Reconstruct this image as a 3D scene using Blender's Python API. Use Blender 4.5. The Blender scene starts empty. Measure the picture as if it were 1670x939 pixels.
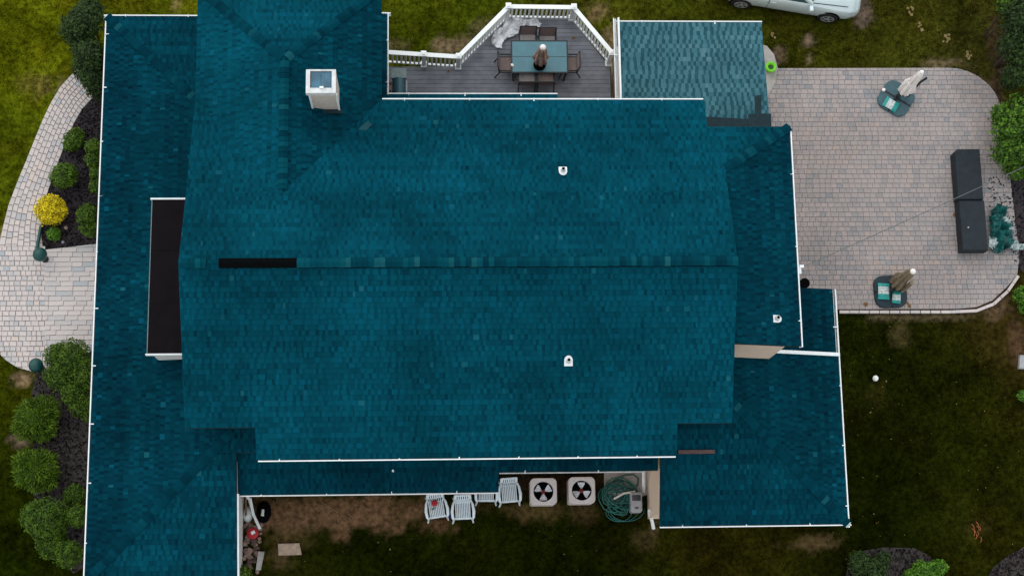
import bpy, math, random
import numpy as np
from mathutils import Vector, Matrix, noise as mnoise

random.seed(7)
RNG = np.random.default_rng(7)
SC = bpy.context.scene
COL = SC.collection
R = math.radians
PI = math.pi

# ------------------------------------------------------------------ camera (drone, almost straight down)
PW, PH = 1670.0, 939.0
FPX, NADX, NADY, ROLL, CAMH = 2547.0, 712.2, 999.3, 0.01552, 46.13
_dn = np.array([NADX - PW / 2, -(NADY - PH / 2), -FPX]); _dn /= np.linalg.norm(_dn)
_up = -_dn
_e = np.array([math.cos(ROLL), math.sin(ROLL), 0.0]); _e -= _e.dot(_up) * _up; _e /= np.linalg.norm(_e)
_n = np.cross(_up, _e)
CM = np.array([_e, _n, _up])
cam_data = bpy.data.cameras.new('camera')
cam_data.sensor_fit = 'HORIZONTAL'; cam_data.sensor_width = 36.0
cam_data.lens = FPX / PW * 36.0
cam_data.clip_start = 0.5; cam_data.clip_end = 2000.0
cam = bpy.data.objects.new('camera', cam_data); COL.objects.link(cam)
cam.matrix_world = Matrix.Translation((0, 0, CAMH)) @ Matrix([list(r) for r in CM]).to_4x4()
SC.camera = cam

# ------------------------------------------------------------------ world, sun, exposure
SUN_EL, SUN_AZ = 62.0, 328.0          # soft overcast light from the north-north-west (compass degrees)
world = bpy.data.worlds.new('World'); SC.world = world; world.use_nodes = True
wn = world.node_tree.nodes; wl = world.node_tree.links
bg = wn.get('Background') or wn.new('ShaderNodeBackground')
sky = wn.new('ShaderNodeTexSky'); sky.sky_type = 'NISHITA'; sky.sun_disc = False
sky.sun_elevation = R(SUN_EL); sky.sun_rotation = R(SUN_AZ)
sky.air_density = 2.5; sky.dust_density = 0.3; sky.ozone_density = 0.6
grey = wn.new('ShaderNodeHueSaturation'); grey.inputs['Saturation'].default_value = 0.22      # cloud cover takes most of the blue out
wl.new(sky.outputs['Color'], grey.inputs['Color']); wl.new(grey.outputs['Color'], bg.inputs['Color']); bg.inputs['Strength'].default_value = 0.15
sun_data = bpy.data.lights.new('sun', 'SUN'); sun_data.energy = 0.5; sun_data.angle = R(75)
sun_data.color = (1.0, 0.94, 0.86)
sun = bpy.data.objects.new('sun', sun_data); COL.objects.link(sun)
_sd = Vector((math.sin(R(SUN_AZ)) * math.cos(R(SUN_EL)), math.cos(R(SUN_AZ)) * math.cos(R(SUN_EL)), math.sin(R(SUN_EL))))
sun.rotation_euler = _sd.to_track_quat('Z', 'Y').to_euler()
sun.location = _sd * 60
vs = SC.view_settings
vs.view_transform = 'Standard'; vs.look = 'None'; vs.gamma = 1.0; vs.exposure = 0.5; vs.use_curve_mapping = False


def U(px, py, z=0.0):
    """the point at height z that the photograph shows at pixel px, py"""
    v = CM @ np.array([px - PW / 2, -(py - PH / 2), -FPX])
    t = (z - CAMH) / v[2]
    return Vector((v[0] * t, v[1] * t, z))


# ------------------------------------------------------------------ materials
def _principled(name):
    m = bpy.data.materials.new(name); m.use_nodes = True
    return m, m.node_tree.nodes, m.node_tree.links, m.node_tree.nodes['Principled BSDF']


def mat(name, col, rough=0.7, var=0.0, scale=8.0, bump=0.0, bscale=60.0, col2=None, metal=0.0, spec=0.4,
        rand=0.0, alpha=1.0, trans=0.0):
    """plain procedural surface: base colour broken up by noise, optional second colour, bump and per-object shift"""
    m, n, l, b = _principled(name)
    b.inputs['Roughness'].default_value = rough
    b.inputs['Metallic'].default_value = metal
    b.inputs['Specular IOR Level'].default_value = spec
    if trans: b.inputs['Transmission Weight'].default_value = trans
    if alpha < 1: b.inputs['Alpha'].default_value = alpha
    c1 = (*col, 1); c2 = (*(col2 or tuple(c * (1 - var) for c in col)), 1)
    tc = n.new('ShaderNodeTexCoord')
    ns = n.new('ShaderNodeTexNoise'); ns.inputs['Scale'].default_value = scale; ns.inputs['Detail'].default_value = 5
    l.new(tc.outputs['Object'], ns.inputs['Vector'])
    mx = n.new('ShaderNodeMix'); mx.data_type = 'RGBA'
    rp = n.new('ShaderNodeMapRange'); rp.inputs[1].default_value = 0.35; rp.inputs[2].default_value = 0.65
    l.new(ns.outputs['Fac'], rp.inputs[0]); l.new(rp.outputs[0], mx.inputs[0])
    mx.inputs[6].default_value = c1; mx.inputs[7].default_value = c2
    out = mx.outputs[2]
    if rand:
        oi = n.new('ShaderNodeObjectInfo'); hs = n.new('ShaderNodeHueSaturation')
        mr = n.new('ShaderNodeMapRange'); mr.inputs[3].default_value = 1 - rand; mr.inputs[4].default_value = 1 + rand
        l.new(oi.outputs['Random'], mr.inputs[0]); l.new(mr.outputs[0], hs.inputs['Value']); l.new(out, hs.inputs['Color'])
        out = hs.outputs['Color']
    l.new(out, b.inputs['Base Color'])
    if bump:
        nb = n.new('ShaderNodeTexNoise'); nb.inputs['Scale'].default_value = bscale; nb.inputs['Detail'].default_value = 4
        l.new(tc.outputs['Object'], nb.inputs['Vector'])
        bp = n.new('ShaderNodeBump'); bp.inputs['Strength'].default_value = bump; bp.inputs['Distance'].default_value = 0.02
        l.new(nb.outputs['Fac'], bp.inputs['Height']); l.new(bp.outputs['Normal'], b.inputs['Normal'])
    return m


def tone_mat(name, stops, rough=0.85, grain=0.25, gscale=120.0, patch=0.0, pscale=0.5, rand=False, spec=0.02, bump=0.15, sheen=None):
    """colour picked along a ramp by each piece's own 'tone' attribute (or by the object when rand), with grain and stains"""
    m, n, l, b = _principled(name)
    b.inputs['Roughness'].default_value = rough; b.inputs['Specular IOR Level'].default_value = spec
    rp = n.new('ShaderNodeValToRGB'); cr = rp.color_ramp
    while len(cr.elements) < len(stops): cr.elements.new(0.5)
    for e, (p, c) in zip(cr.elements, stops): e.position = p; e.color = (*c, 1)
    if rand:
        s = n.new('ShaderNodeObjectInfo'); l.new(s.outputs['Random'], rp.inputs[0])
    else:
        s = n.new('ShaderNodeAttribute'); s.attribute_name = 'tone'; l.new(s.outputs['Fac'], rp.inputs[0])
    tc = n.new('ShaderNodeTexCoord')
    ns = n.new('ShaderNodeTexNoise'); ns.inputs['Scale'].default_value = gscale; ns.inputs['Detail'].default_value = 3
    l.new(tc.outputs['Object'], ns.inputs['Vector'])
    mr = n.new('ShaderNodeMapRange'); mr.inputs[1].default_value = .3; mr.inputs[2].default_value = .7
    mr.inputs[3].default_value = 1 - grain; mr.inputs[4].default_value = 1 + grain
    l.new(ns.outputs['Fac'], mr.inputs[0]); val = mr.outputs[0]
    if patch:
        n2 = n.new('ShaderNodeTexNoise'); n2.inputs['Scale'].default_value = pscale; n2.inputs['Detail'].default_value = 4
        l.new(tc.outputs['Object'], n2.inputs['Vector'])
        m2 = n.new('ShaderNodeMapRange'); m2.inputs[1].default_value = .35; m2.inputs[2].default_value = .65
        m2.inputs[3].default_value = 1 - patch; m2.inputs[4].default_value = 1 + patch * .6
        l.new(n2.outputs['Fac'], m2.inputs[0])
        mu = n.new('ShaderNodeMath'); mu.operation = 'MULTIPLY'; l.new(val, mu.inputs[0]); l.new(m2.outputs[0], mu.inputs[1]); val = mu.outputs[0]
    hs = n.new('ShaderNodeHueSaturation'); l.new(rp.outputs[0], hs.inputs['Color']); l.new(val, hs.inputs['Value'])
    l.new(hs.outputs['Color'], b.inputs['Base Color'])
    if bump:
        bp = n.new('ShaderNodeBump'); bp.inputs['Strength'].default_value = bump; bp.inputs['Distance'].default_value = 0.01
        l.new(ns.outputs['Fac'], bp.inputs['Height']); l.new(bp.outputs['Normal'], b.inputs['Normal'])
    return m


def attr_mat(name, attr='Col', rough=0.95, grain=0.5, gscale=25.0, bump=0.0, bscale=30.0, trans=0.0):
    m, n, l, b = _principled(name)
    b.inputs['Roughness'].default_value = rough; b.inputs['Specular IOR Level'].default_value = 0.0
    a = n.new('ShaderNodeAttribute'); a.attribute_name = attr
    tc = n.new('ShaderNodeTexCoord'); ns = n.new('ShaderNodeTexNoise'); ns.inputs['Scale'].default_value = gscale; ns.inputs['Detail'].default_value = 6
    l.new(tc.outputs['Object'], ns.inputs['Vector'])
    mr = n.new('ShaderNodeMapRange'); mr.inputs[1].default_value = .3; mr.inputs[2].default_value = .7
    mr.inputs[3].default_value = 1 - grain; mr.inputs[4].default_value = 1 + grain
    l.new(ns.outputs['Fac'], mr.inputs[0])
    hs = n.new('ShaderNodeHueSaturation'); l.new(a.outputs['Color'], hs.inputs['Color']); l.new(mr.outputs[0], hs.inputs['Value'])
    l.new(hs.outputs['Color'], b.inputs['Base Color'])
    if bump:
        nb = n.new('ShaderNodeTexNoise'); nb.inputs['Scale'].default_value = bscale; nb.inputs['Detail'].default_value = 5
        l.new(tc.outputs['Object'], nb.inputs['Vector'])
        bp = n.new('ShaderNodeBump'); bp.inputs['Strength'].default_value = bump; bp.inputs['Distance'].default_value = .05
        l.new(nb.outputs['Fac'], bp.inputs['Height']); l.new(bp.outputs['Normal'], b.inputs['Normal'])
    return m


def siding_mat(name, col):
    m, n, l, b = _principled(name)
    b.inputs['Base Color'].default_value = (*col, 1); b.inputs['Roughness'].default_value = 0.6
    tc = n.new('ShaderNodeTexCoord'); w = n.new('ShaderNodeTexWave'); w.wave_type = 'BANDS'; w.bands_direction = 'Z'; w.wave_profile = 'SAW'
    w.inputs['Scale'].default_value = 2.6
    l.new(tc.outputs['Object'], w.inputs['Vector'])
    bp = n.new('ShaderNodeBump'); bp.inputs['Strength'].default_value = .5; bp.inputs['Distance'].default_value = .02
    l.new(w.outputs['Fac'], bp.inputs['Height']); l.new(bp.outputs['Normal'], b.inputs['Normal'])
    return m


M = {}
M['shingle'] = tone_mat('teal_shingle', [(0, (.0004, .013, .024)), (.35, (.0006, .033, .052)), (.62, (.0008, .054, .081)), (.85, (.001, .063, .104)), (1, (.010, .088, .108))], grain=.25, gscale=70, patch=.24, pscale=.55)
M['shingle_old'] = tone_mat('weathered_shingle', [(0, (.016, .062, .078)), (.4, (.032, .106, .130)), (.7, (.056, .150, .180)), (1, (.09, .185, .21))], grain=.18, gscale=60, patch=.12, pscale=1.0)
M['cap'] = tone_mat('cap_shingle', [(0, (.0006, .026, .042)), (.5, (.0008, .046, .068)), (.85, (.002, .060, .082)), (1, (.012, .084, .100))], grain=.2, gscale=60, rand=True)
M['cap_hip'] = tone_mat('hip_cap_shingle', [(0, (.0004, .022, .036)), (.6, (.0005, .034, .053)), (.86, (.0006, .042, .064)), (1, (.008, .078, .098))], grain=.25, gscale=70, rand=True)  # darkened to follow the shade painted on the low roofs
M['felt'] = mat('roof_felt', (.004, .022, .030), .9, .4)
M['black'] = mat('black_plastic', (.0012, .0018, .0025), .9, .3, spec=.05)
M['membrane'] = mat('rubber_membrane', (.006, .0035, .006), .9, .3, 3, spec=.15)
M['white'] = mat('white_trim', (.80, .84, .85), .45, .1, 5, rand=.04)
M['white_dirty'] = mat('weathered_white', (.62, .64, .64), .55, .25, 6)
M['beige'] = siding_mat('beige_siding', (.82, .66, .53))
M['taupe'] = siding_mat('taupe_siding', (.10, .075, .06))  # unseen main walls, colour darkened to cut bounced light
M['wall_white'] = siding_mat('white_siding', (.72, .74, .74))
M['debris'] = mat('gutter_debris', (.06, .035, .022), .95, scale=14, col2=(.30, .25, .22), bump=.5)
M['brownwood'] = mat('bare_wood', (.11, .065, .06), .8, .3, 10)
M['chimney'] = mat('chimney_stucco', (.60, .52, .45), .8, .12, 9, bump=.3)
M['chim_metal'] = mat('chimney_cap_metal', (.66, .68, .68), .5, .25, 6)
M['flue'] = mat('chimney_pan', (.05, .16, .24), .4, .4, 4)
M['deckboard'] = mat('deck_board', (.20, .21, .24), .75, .3, 3, bump=.3, bscale=30, rand=.14)
M['rail'] = mat('rail_vinyl', (.84, .87, .87), .35, .04)
M['paver'] = tone_mat('concrete_paver', [(0, (.235, .235, .245)), (.2, (.285, .263, .262)), (.55, (.325, .288, .278)), (.8, (.348, .302, .288)), (.93, (.36, .295, .265)), (1, (.275, .28, .29))], grain=.18, gscale=30, patch=.14, pscale=.35)
M['paver_pale'] = tone_mat('pale_paver', [(0, (.36, .39, .41)), (.1, (.45, .43, .43)), (.5, (.53, .475, .455)), (.85, (.56, .50, .475)), (1, (.57, .475, .425))], grain=.16, gscale=30, patch=.1, pscale=.6)
M['sand'] = mat('joint_sand', (.27, .245, .235), .95, .2, 20)
M['sand_pale'] = mat('pale_joint_sand', (.33, .30, .28), .95, .3, 20)
M['concrete'] = mat('concrete', (.40, .38, .36), .9, .22, 5, bump=.2)
M['glass_table'] = mat('table_glass', (.05, .17, .21), .3, .15, 3, spec=.5)
M['darkmetal'] = mat('dark_metal', (.010, .014, .018), .5, .3)
M['sling'] = mat('sling_fabric', (.25, .185, .17), .85, .25, 14)
M['sling_pale'] = mat('sling_fabric_pale', (.34, .31, .30), .85, .25, 14)
M['umb_beige'] = mat('umbrella_beige', (.40, .28, .23), .9, .3, 6, bump=.3)
M['umb_white'] = mat('umbrella_white', (.86, .82, .80), .9, .1, 6, bump=.3)
M['umb_khaki'] = mat('umbrella_khaki', (.27, .22, .15), .9, .35, 6, bump=.3)
M['tarp'] = mat('clear_tarp', (.90, .92, .94), .35, scale=6, col2=(.45, .45, .48), spec=.6, rand=.0)
M['tarp_teal'] = mat('teal_tarp', (.010, .13, .12), .45, scale=5, col2=(.006, .05, .05))
M['tarp_white'] = mat('white_plastic_sheet', (.55, .62, .62), .4, scale=6, col2=(.22, .30, .30))
M['base_grey'] = mat('umbrella_base_grey', (.045, .105, .125), .6, .2, 7)
M['base_dark'] = mat('umbrella_base_dark', (.004, .022, .036), .55, .25, 7)
M['bag_teal'] = mat('sand_bag_turquoise', (.012, .33, .30), .45, .35, 9)
M['bag_print'] = mat('sand_bag_print', (.62, .68, .67), .5, scale=22, col2=(.30, .36, .36))
M['navy'] = mat('navy_cover', (.006, .014, .021), .7, .45, 5, bump=.7, bscale=5)
M['lime'] = mat('lime_plastic', (.17, .62, .008), .35, .1)
M['lampgreen'] = mat('green_lamp_metal', (.003, .060, .055), .4, .2)
M['ac'] = mat('air_conditioner_paint', (.55, .50, .49), .5, .1)
M['ac_blade'] = mat('fan_blade', (.72, .73, .77), .4, .2)
M['red'] = mat('red_plastic', (.42, .012, .02), .5, .2)
M['redhub'] = mat('rusty_red_hub', (.20, .02, .015), .6, .3)
M['leafgreen'] = mat('plastic_leaf', (.01, .06, .02), .5)
M['plastic'] = mat('white_resin', (.66, .74, .79), .4, .1)
M['blue'] = mat('blue_plastic', (.01, .03, .32), .4)
M['yellow'] = mat('yellow_plastic', (.62, .52, .06), .4)
M['hose'] = mat('green_hose', (.008, .115, .095), .4, .4, 4)
M['pipe'] = mat('pvc_pipe', (.60, .55, .50), .5, .15)
M['meter'] = mat('grey_box_paint', (.33, .33, .35), .5, .2)
M['screen'] = mat('dark_glass', (.015, .017, .02), .2)
M['stone'] = mat('tan_stone', (.42, .31, .24), .9, .3, 9, bump=.4)
M['rubble'] = mat('brown_stone', (.24, .16, .13), .95, .5, 7, bump=.4, rand=.6)
M['stick'] = mat('dry_wood', (.16, .10, .05), .9, .3, 10)
M['mulch'] = mat('dark_mulch', (.016, .013, .017), .95, scale=18, col2=(.034, .027, .031), bump=.8, bscale=40)
M['mulch_grey'] = mat('grey_mulch', (.022, .018, .018), .95, scale=10, col2=(.050, .040, .038), bump=.8, bscale=40)
M['chip'] = tone_mat('mulch_chip', [(0, (.005, .004, .005)), (.7, (.024, .019, .019)), (1, (.06, .048, .044))], grain=.3)
M['car'] = mat('silver_paint', (.56, .66, .68), .25, .05, 2, metal=.25, spec=.6)
M['carglass'] = mat('car_glass', (.01, .05, .055), .06, spec=.8)
M['tyre'] = mat('tyre_rubber', (.008, .008, .008), .85, .3)
M['rim'] = mat('alloy_rim', (.50, .55, .57), .3, .15, metal=.6)
M['carlight'] = mat('car_lamp_lens', (.30, .35, .37), .15, spec=.5)
M['taillight'] = mat('tail_lamp_lens', (.35, .02, .02), .15)
M['cable'] = mat('cable_jacket', (.10, .11, .115), .6)
M['ball'] = mat('white_ball', (.75, .80, .78), .4, .1)
M['cover_grey'] = mat('grill_shelf', (.15, .21, .21), .5, .25, 8)
M['grill_teal'] = mat('grill_hood', (.02, .085, .11), .4, .25, 6)
M['bark'] = mat('bark', (.05, .035, .022), .95, .4, 12)


def leaf_mat(name, dark, mid, light):
    m = tone_mat(name, [(0, dark), (.5, mid), (1, light)], rough=.7, grain=.2, gscale=40, spec=.25, bump=0)
    return m


M['leaf_dark'] = leaf_mat('dark_evergreen', (.008, .020, .004), (.018, .042, .006), (.034, .070, .008))
M['leaf_mid'] = leaf_mat('green_leaf', (.022, .048, .003), (.050, .105, .005), (.10, .18, .008))
M['leaf_box'] = leaf_mat('boxwood_leaf', (.014, .034, .001), (.040, .088, .002), (.085, .150, .003))
M['leaf_bright'] = leaf_mat('bright_leaf', (.02, .065, .003), (.05, .14, .006), (.10, .22, .010))
M['leaf_yellow'] = leaf_mat('golden_leaf', (.30, .22, .003), (.60, .47, .005), (.85, .70, .012))
M['leaf_juniper'] = leaf_mat('juniper_leaf', (.024, .056, .002), (.062, .125, .003), (.12, .195, .005))
M['leaf_tree'] = leaf_mat('tree_leaf', (.016, .042, .004), (.045, .11, .006), (.10, .22, .010))
M['leaf_fallen'] = tone_mat('fallen_leaf', [(0, (.16, .075, .02)), (.5, (.17, .12, .045)), (1, (.22, .18, .09))], grain=.2)
M['ground'] = attr_mat('lawn_soil', grain=.55, gscale=7, bump=.6, bscale=18)
M['grass'] = attr_mat('grass_blades', grain=.2, gscale=30)


# ------------------------------------------------------------------ mesh building
class MB:
    def __init__(s): s.v = []; s.f = []; s.t = []

    def add(s, verts, faces, tone=None):
        o = len(s.v); s.v.extend([tuple(p) for p in verts])
        for f in faces: s.f.append(tuple(i + o for i in f)); s.t.append(.5 if tone is None else tone)
        return s

    def box(s, c, size, rz=0.0, tone=None, taper=1.0):
        x, y, z = size[0] / 2, size[1] / 2, size[2] / 2; ca, sa = math.cos(rz), math.sin(rz); vs_ = []
        for dz in (-1, 1):
            k = 1 if dz < 0 else taper
            for dx, dy in ((-1, -1), (1, -1), (1, 1), (-1, 1)):
                a, b = dx * x * k, dy * y * k
                vs_.append((c[0] + a * ca - b * sa, c[1] + a * sa + b * ca, c[2] + dz * z))
        return s.add(vs_, [(3, 2, 1, 0), (4, 5, 6, 7), (0, 1, 5, 4), (1, 2, 6, 5), (2, 3, 7, 6), (3, 0, 4, 7)], tone)

    def prism(s, poly, z0, z1, bevel=0.0, tone=None):
        n = len(poly); poly = ccw(poly); vs_ = [(p[0], p[1], z0) for p in poly]; fs = []
        if bevel:
            cx = sum(p[0] for p in poly) / n; cy = sum(p[1] for p in poly) / n
            vs_ += [(p[0], p[1], z1 - bevel) for p in poly]
            ins = []
            for p in poly:
                d = math.hypot(p[0] - cx, p[1] - cy) or 1; k = max(0, 1 - bevel * 1.3 / d)
                ins.append((cx + (p[0] - cx) * k, cy + (p[1] - cy) * k, z1))
            vs_ += ins
            for i in range(n):
                j = (i + 1) % n; fs += [(i, j, n + j, n + i), (n + i, n + j, 2 * n + j, 2 * n + i)]
            fs.append(tuple(range(2 * n, 3 * n)))
        else:
            vs_ += [(p[0], p[1], z1) for p in poly]
            for i in range(n):
                j = (i + 1) % n; fs.append((i, j, n + j, n + i))
            fs.append(tuple(range(n, 2 * n)))
        fs.append(tuple(range(n - 1, -1, -1)))
        return s.add(vs_, fs, tone)

    def tube(s, pts, r, n=8, caps=True, tone=None):
        pts = [Vector(p) for p in pts]; rs = r if isinstance(r, (list, tuple)) else [r] * len(pts)
        o = len(s.v); prev = None; rings = []
        for i, p in enumerate(pts):
            a = pts[max(0, i - 1)]; b = pts[min(len(pts) - 1, i + 1)]
            t = (b - a).normalized() if (b - a).length > 1e-9 else Vector((0, 0, 1))
            if prev is None:
                ref = Vector((0, 0, 1)) if abs(t.z) < .9 else Vector((1, 0, 0))
                x = t.cross(ref).normalized()
            else:
                x = (prev - t * prev.dot(t)); x = x.normalized() if x.length > 1e-6 else t.orthogonal().normalized()
            prev = x; y = t.cross(x)
            rings.append([p + (x * math.cos(2 * PI * k / n) + y * math.sin(2 * PI * k / n)) * rs[i] for k in range(n)])
        vs_ = [q for rg in rings for q in rg]; fs = []
        for i in range(len(pts) - 1):
            for k in range(n):
                k2 = (k + 1) % n; fs.append((i * n + k, i * n + k2, (i + 1) * n + k2, (i + 1) * n + k))
        if caps:
            fs.append(tuple(range(n - 1, -1, -1))); e = (len(pts) - 1) * n; fs.append(tuple(range(e, e + n)))
        return s.add(vs_, fs, tone)

    def lathe(s, c, prof, n=20, tone=None, caps=True, sx=1.0, sy=1.0):
        vs_ = []; fs = []
        for r, z in prof:
            for k in range(n):
                a = 2 * PI * k / n; vs_.append((c[0] + r * sx * math.cos(a), c[1] + r * sy * math.sin(a), c[2] + z))
        for i in range(len(prof) - 1):
            for k in range(n):
                k2 = (k + 1) % n; fs.append((i * n + k, i * n + k2, (i + 1) * n + k2, (i + 1) * n + k))
        if caps:
            fs.append(tuple(range(n - 1, -1, -1))); e = (len(prof) - 1) * n; fs.append(tuple(range(e, e + n)))
        return s.add(vs_, fs, tone)

    def extrude_profile(s, A, B, out, prof, tone=None):
        """prof: list of (outward, up) pairs, closed, swept from A to B"""
        n = len(prof); vs_ = []
        for P in (A, B):
            for o_, h in prof: vs_.append((P[0] + out[0] * o_, P[1] + out[1] * o_, P[2] + h))
        fs = [(i, (i + 1) % n, n + (i + 1) % n, n + i) for i in range(n)]
        fs += [tuple(range(n - 1, -1, -1)), tuple(range(n, 2 * n))]
        return s.add(vs_, fs, tone)

    def mesh(s, name, m, smooth=False, off=(0, 0, 0), tone=False):
        me = bpy.data.meshes.new(name)
        vv = [(p[0] - off[0], p[1] - off[1], p[2] - off[2]) for p in s.v]
        me.from_pydata(vv, [], s.f)
        if tone:
            a = me.attributes.new('tone', 'FLOAT', 'FACE'); a.data.foreach_set('value', np.array(s.t, dtype=np.float32))
        if isinstance(m, str): m = M[m]
        me.materials.append(m)
        if smooth: me.polygons.foreach_set('use_smooth', [True] * len(me.polygons))
        me.update()
        return me


def ccw(poly):
    a = 0
    for i in range(len(poly)):
        p, q = poly[i], poly[(i + 1) % len(poly)]; a += p[0] * q[1] - q[0] * p[1]
    return list(poly) if a > 0 else list(poly)[::-1]


def link(name, me, parent=None, loc=(0, 0, 0), rot=(0, 0, 0)):
    o = bpy.data.objects.new(name, me); COL.objects.link(o)
    o.location = loc; o.rotation_euler = rot
    if parent is not None: o.parent = parent
    return o


def tag(o, label=None, cat=None, group=None, kind=None):
    if label: o['label'] = label
    if cat: o['category'] = cat
    if group: o['group'] = group
    if kind: o['kind'] = kind
    return o


def thing(name, loc, label, cat, group=None, rz=0.0):
    o = link(name, None, None, loc, (0, 0, rz)); o.empty_display_size = .3
    o['_w'] = 0
    del o['_w']
    return tag(o, label, cat, group)


def base(o):
    while o.parent is not None: o = o.parent
    return o.location


def part(name, mb, m, parent, smooth=False, tone=False, world_coords=True):
    """a mesh part; world coordinates are turned into the root's own"""
    return link(name, mb.mesh(name, m, smooth, base(parent) if world_coords else (0, 0, 0), tone), parent)


def solo(name, mb, m, label, cat, group=None, smooth=False, tone=False):
    """a one-mesh thing, origin at its base"""
    xs = [p[0] for p in mb.v]; ys = [p[1] for p in mb.v]; zs = [p[2] for p in mb.v]
    c = ((min(xs) + max(xs)) / 2, (min(ys) + max(ys)) / 2, min(zs))
    return tag(link(name, mb.mesh(name, m, smooth, c, tone), None, c), label, cat, group)


def struct(name, mb, m, smooth=False, tone=False, kind='structure'):
    return tag(link(name, mb.mesh(name, m, smooth, (0, 0, 0), tone)), kind=kind)


def copy_tree(o, parent=None):
    c = o.copy(); COL.objects.link(c); c.parent = parent
    for ch in o.children: copy_tree(ch, c)
    return c


def clip(poly, edges):
    """Sutherland-Hodgman against half planes (a, b, c): a*x + b*y <= c"""
    out = poly
    for a, b, c in edges:
        if not out: return []
        res = []
        for i in range(len(out)):
            p, q = out[i], out[(i + 1) % len(out)]
            dp = a * p[0] + b * p[1] - c; dq = a * q[0] + b * q[1] - c
            if dp <= 0: res.append(p)
            if (dp < 0 < dq) or (dq < 0 < dp):
                t = dp / (dp - dq); res.append((p[0] + (q[0] - p[0]) * t, p[1] + (q[1] - p[1]) * t))
        out = res
    return out


def half_planes(poly):
    poly = ccw(poly); E_ = []
    for i in range(len(poly)):
        p, q = poly[i], poly[(i + 1) % len(poly)]
        dx, dy = q[0] - p[0], q[1] - p[1]; ln = math.hypot(dx, dy)
        if ln < 1e-9: continue
        a, b = dy / ln, -dx / ln; E_.append((a, b, a * p[0] + b * p[1]))
    return E_


def area(poly):
    return abs(sum(poly[i][0] * poly[(i + 1) % len(poly)][1] - poly[(i + 1) % len(poly)][0] * poly[i][1] for i in range(len(poly)))) / 2


def inside(poly, x, y):
    x = np.asarray(x); y = np.asarray(y); r = np.zeros(x.shape, bool); n = len(poly)
    for i in range(n):
        x1, y1 = poly[i][0], poly[i][1]; x2, y2 = poly[(i + 1) % n][0], poly[(i + 1) % n][1]
        if y1 == y2: continue
        c = ((y1 > y) != (y2 > y)) & (x < (x2 - x1) * (y - y1) / (y2 - y1) + x1); r ^= c
    return r


def P2(lst, z=0.0): return [tuple(U(a, b, z)[:2]) for a, b in lst]


# ------------------------------------------------------------------ ground
GXN, GYN = 200, 130
GX0, GX1, GY0, GY1 = -17.0, 23.0, -3.0, 23.0
_lat = RNG.random((8, 64, 64))


def vnoise(x, y, s, k=0):
    x = np.asarray(x) * s + 100; y = np.asarray(y) * s + 100
    xi = np.floor(x).astype(int); yi = np.floor(y).astype(int); fx = x - xi; fy = y - yi
    fx = fx * fx * (3 - 2 * fx); fy = fy * fy * (3 - 2 * fy); L = _lat[k]
    g = lambda a, b: L[a % 64, b % 64]
    return (g(xi, yi) * (1 - fx) + g(xi + 1, yi) * fx) * (1 - fy) + (g(xi, yi + 1) * (1 - fx) + g(xi + 1, yi + 1) * fx) * fy


# lawn colour by place: turf tones at control points, shade over south and south east painted in
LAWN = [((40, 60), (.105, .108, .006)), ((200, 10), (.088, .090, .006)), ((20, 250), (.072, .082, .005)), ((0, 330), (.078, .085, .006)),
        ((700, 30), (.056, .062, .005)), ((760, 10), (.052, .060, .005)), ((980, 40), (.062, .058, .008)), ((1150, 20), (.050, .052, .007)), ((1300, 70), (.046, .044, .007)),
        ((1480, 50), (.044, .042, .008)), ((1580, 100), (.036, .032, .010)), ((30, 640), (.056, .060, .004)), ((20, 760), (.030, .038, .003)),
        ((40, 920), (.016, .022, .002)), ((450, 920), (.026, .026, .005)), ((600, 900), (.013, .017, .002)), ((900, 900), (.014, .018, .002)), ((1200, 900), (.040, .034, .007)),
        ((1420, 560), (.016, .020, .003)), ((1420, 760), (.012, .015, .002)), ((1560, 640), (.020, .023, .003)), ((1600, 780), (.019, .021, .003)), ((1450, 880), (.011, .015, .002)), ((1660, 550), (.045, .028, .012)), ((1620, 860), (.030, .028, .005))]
_lp = np.array([U(a[0], a[1])[:2] for a, c in LAWN]); _lc = np.array([c for a, c in LAWN]) * np.array([.78, .88, .45]) * np.where(_lp[:, 1:2] < 9.5, .72, 1.0)  # southern half darkened more for the painted shade
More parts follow.
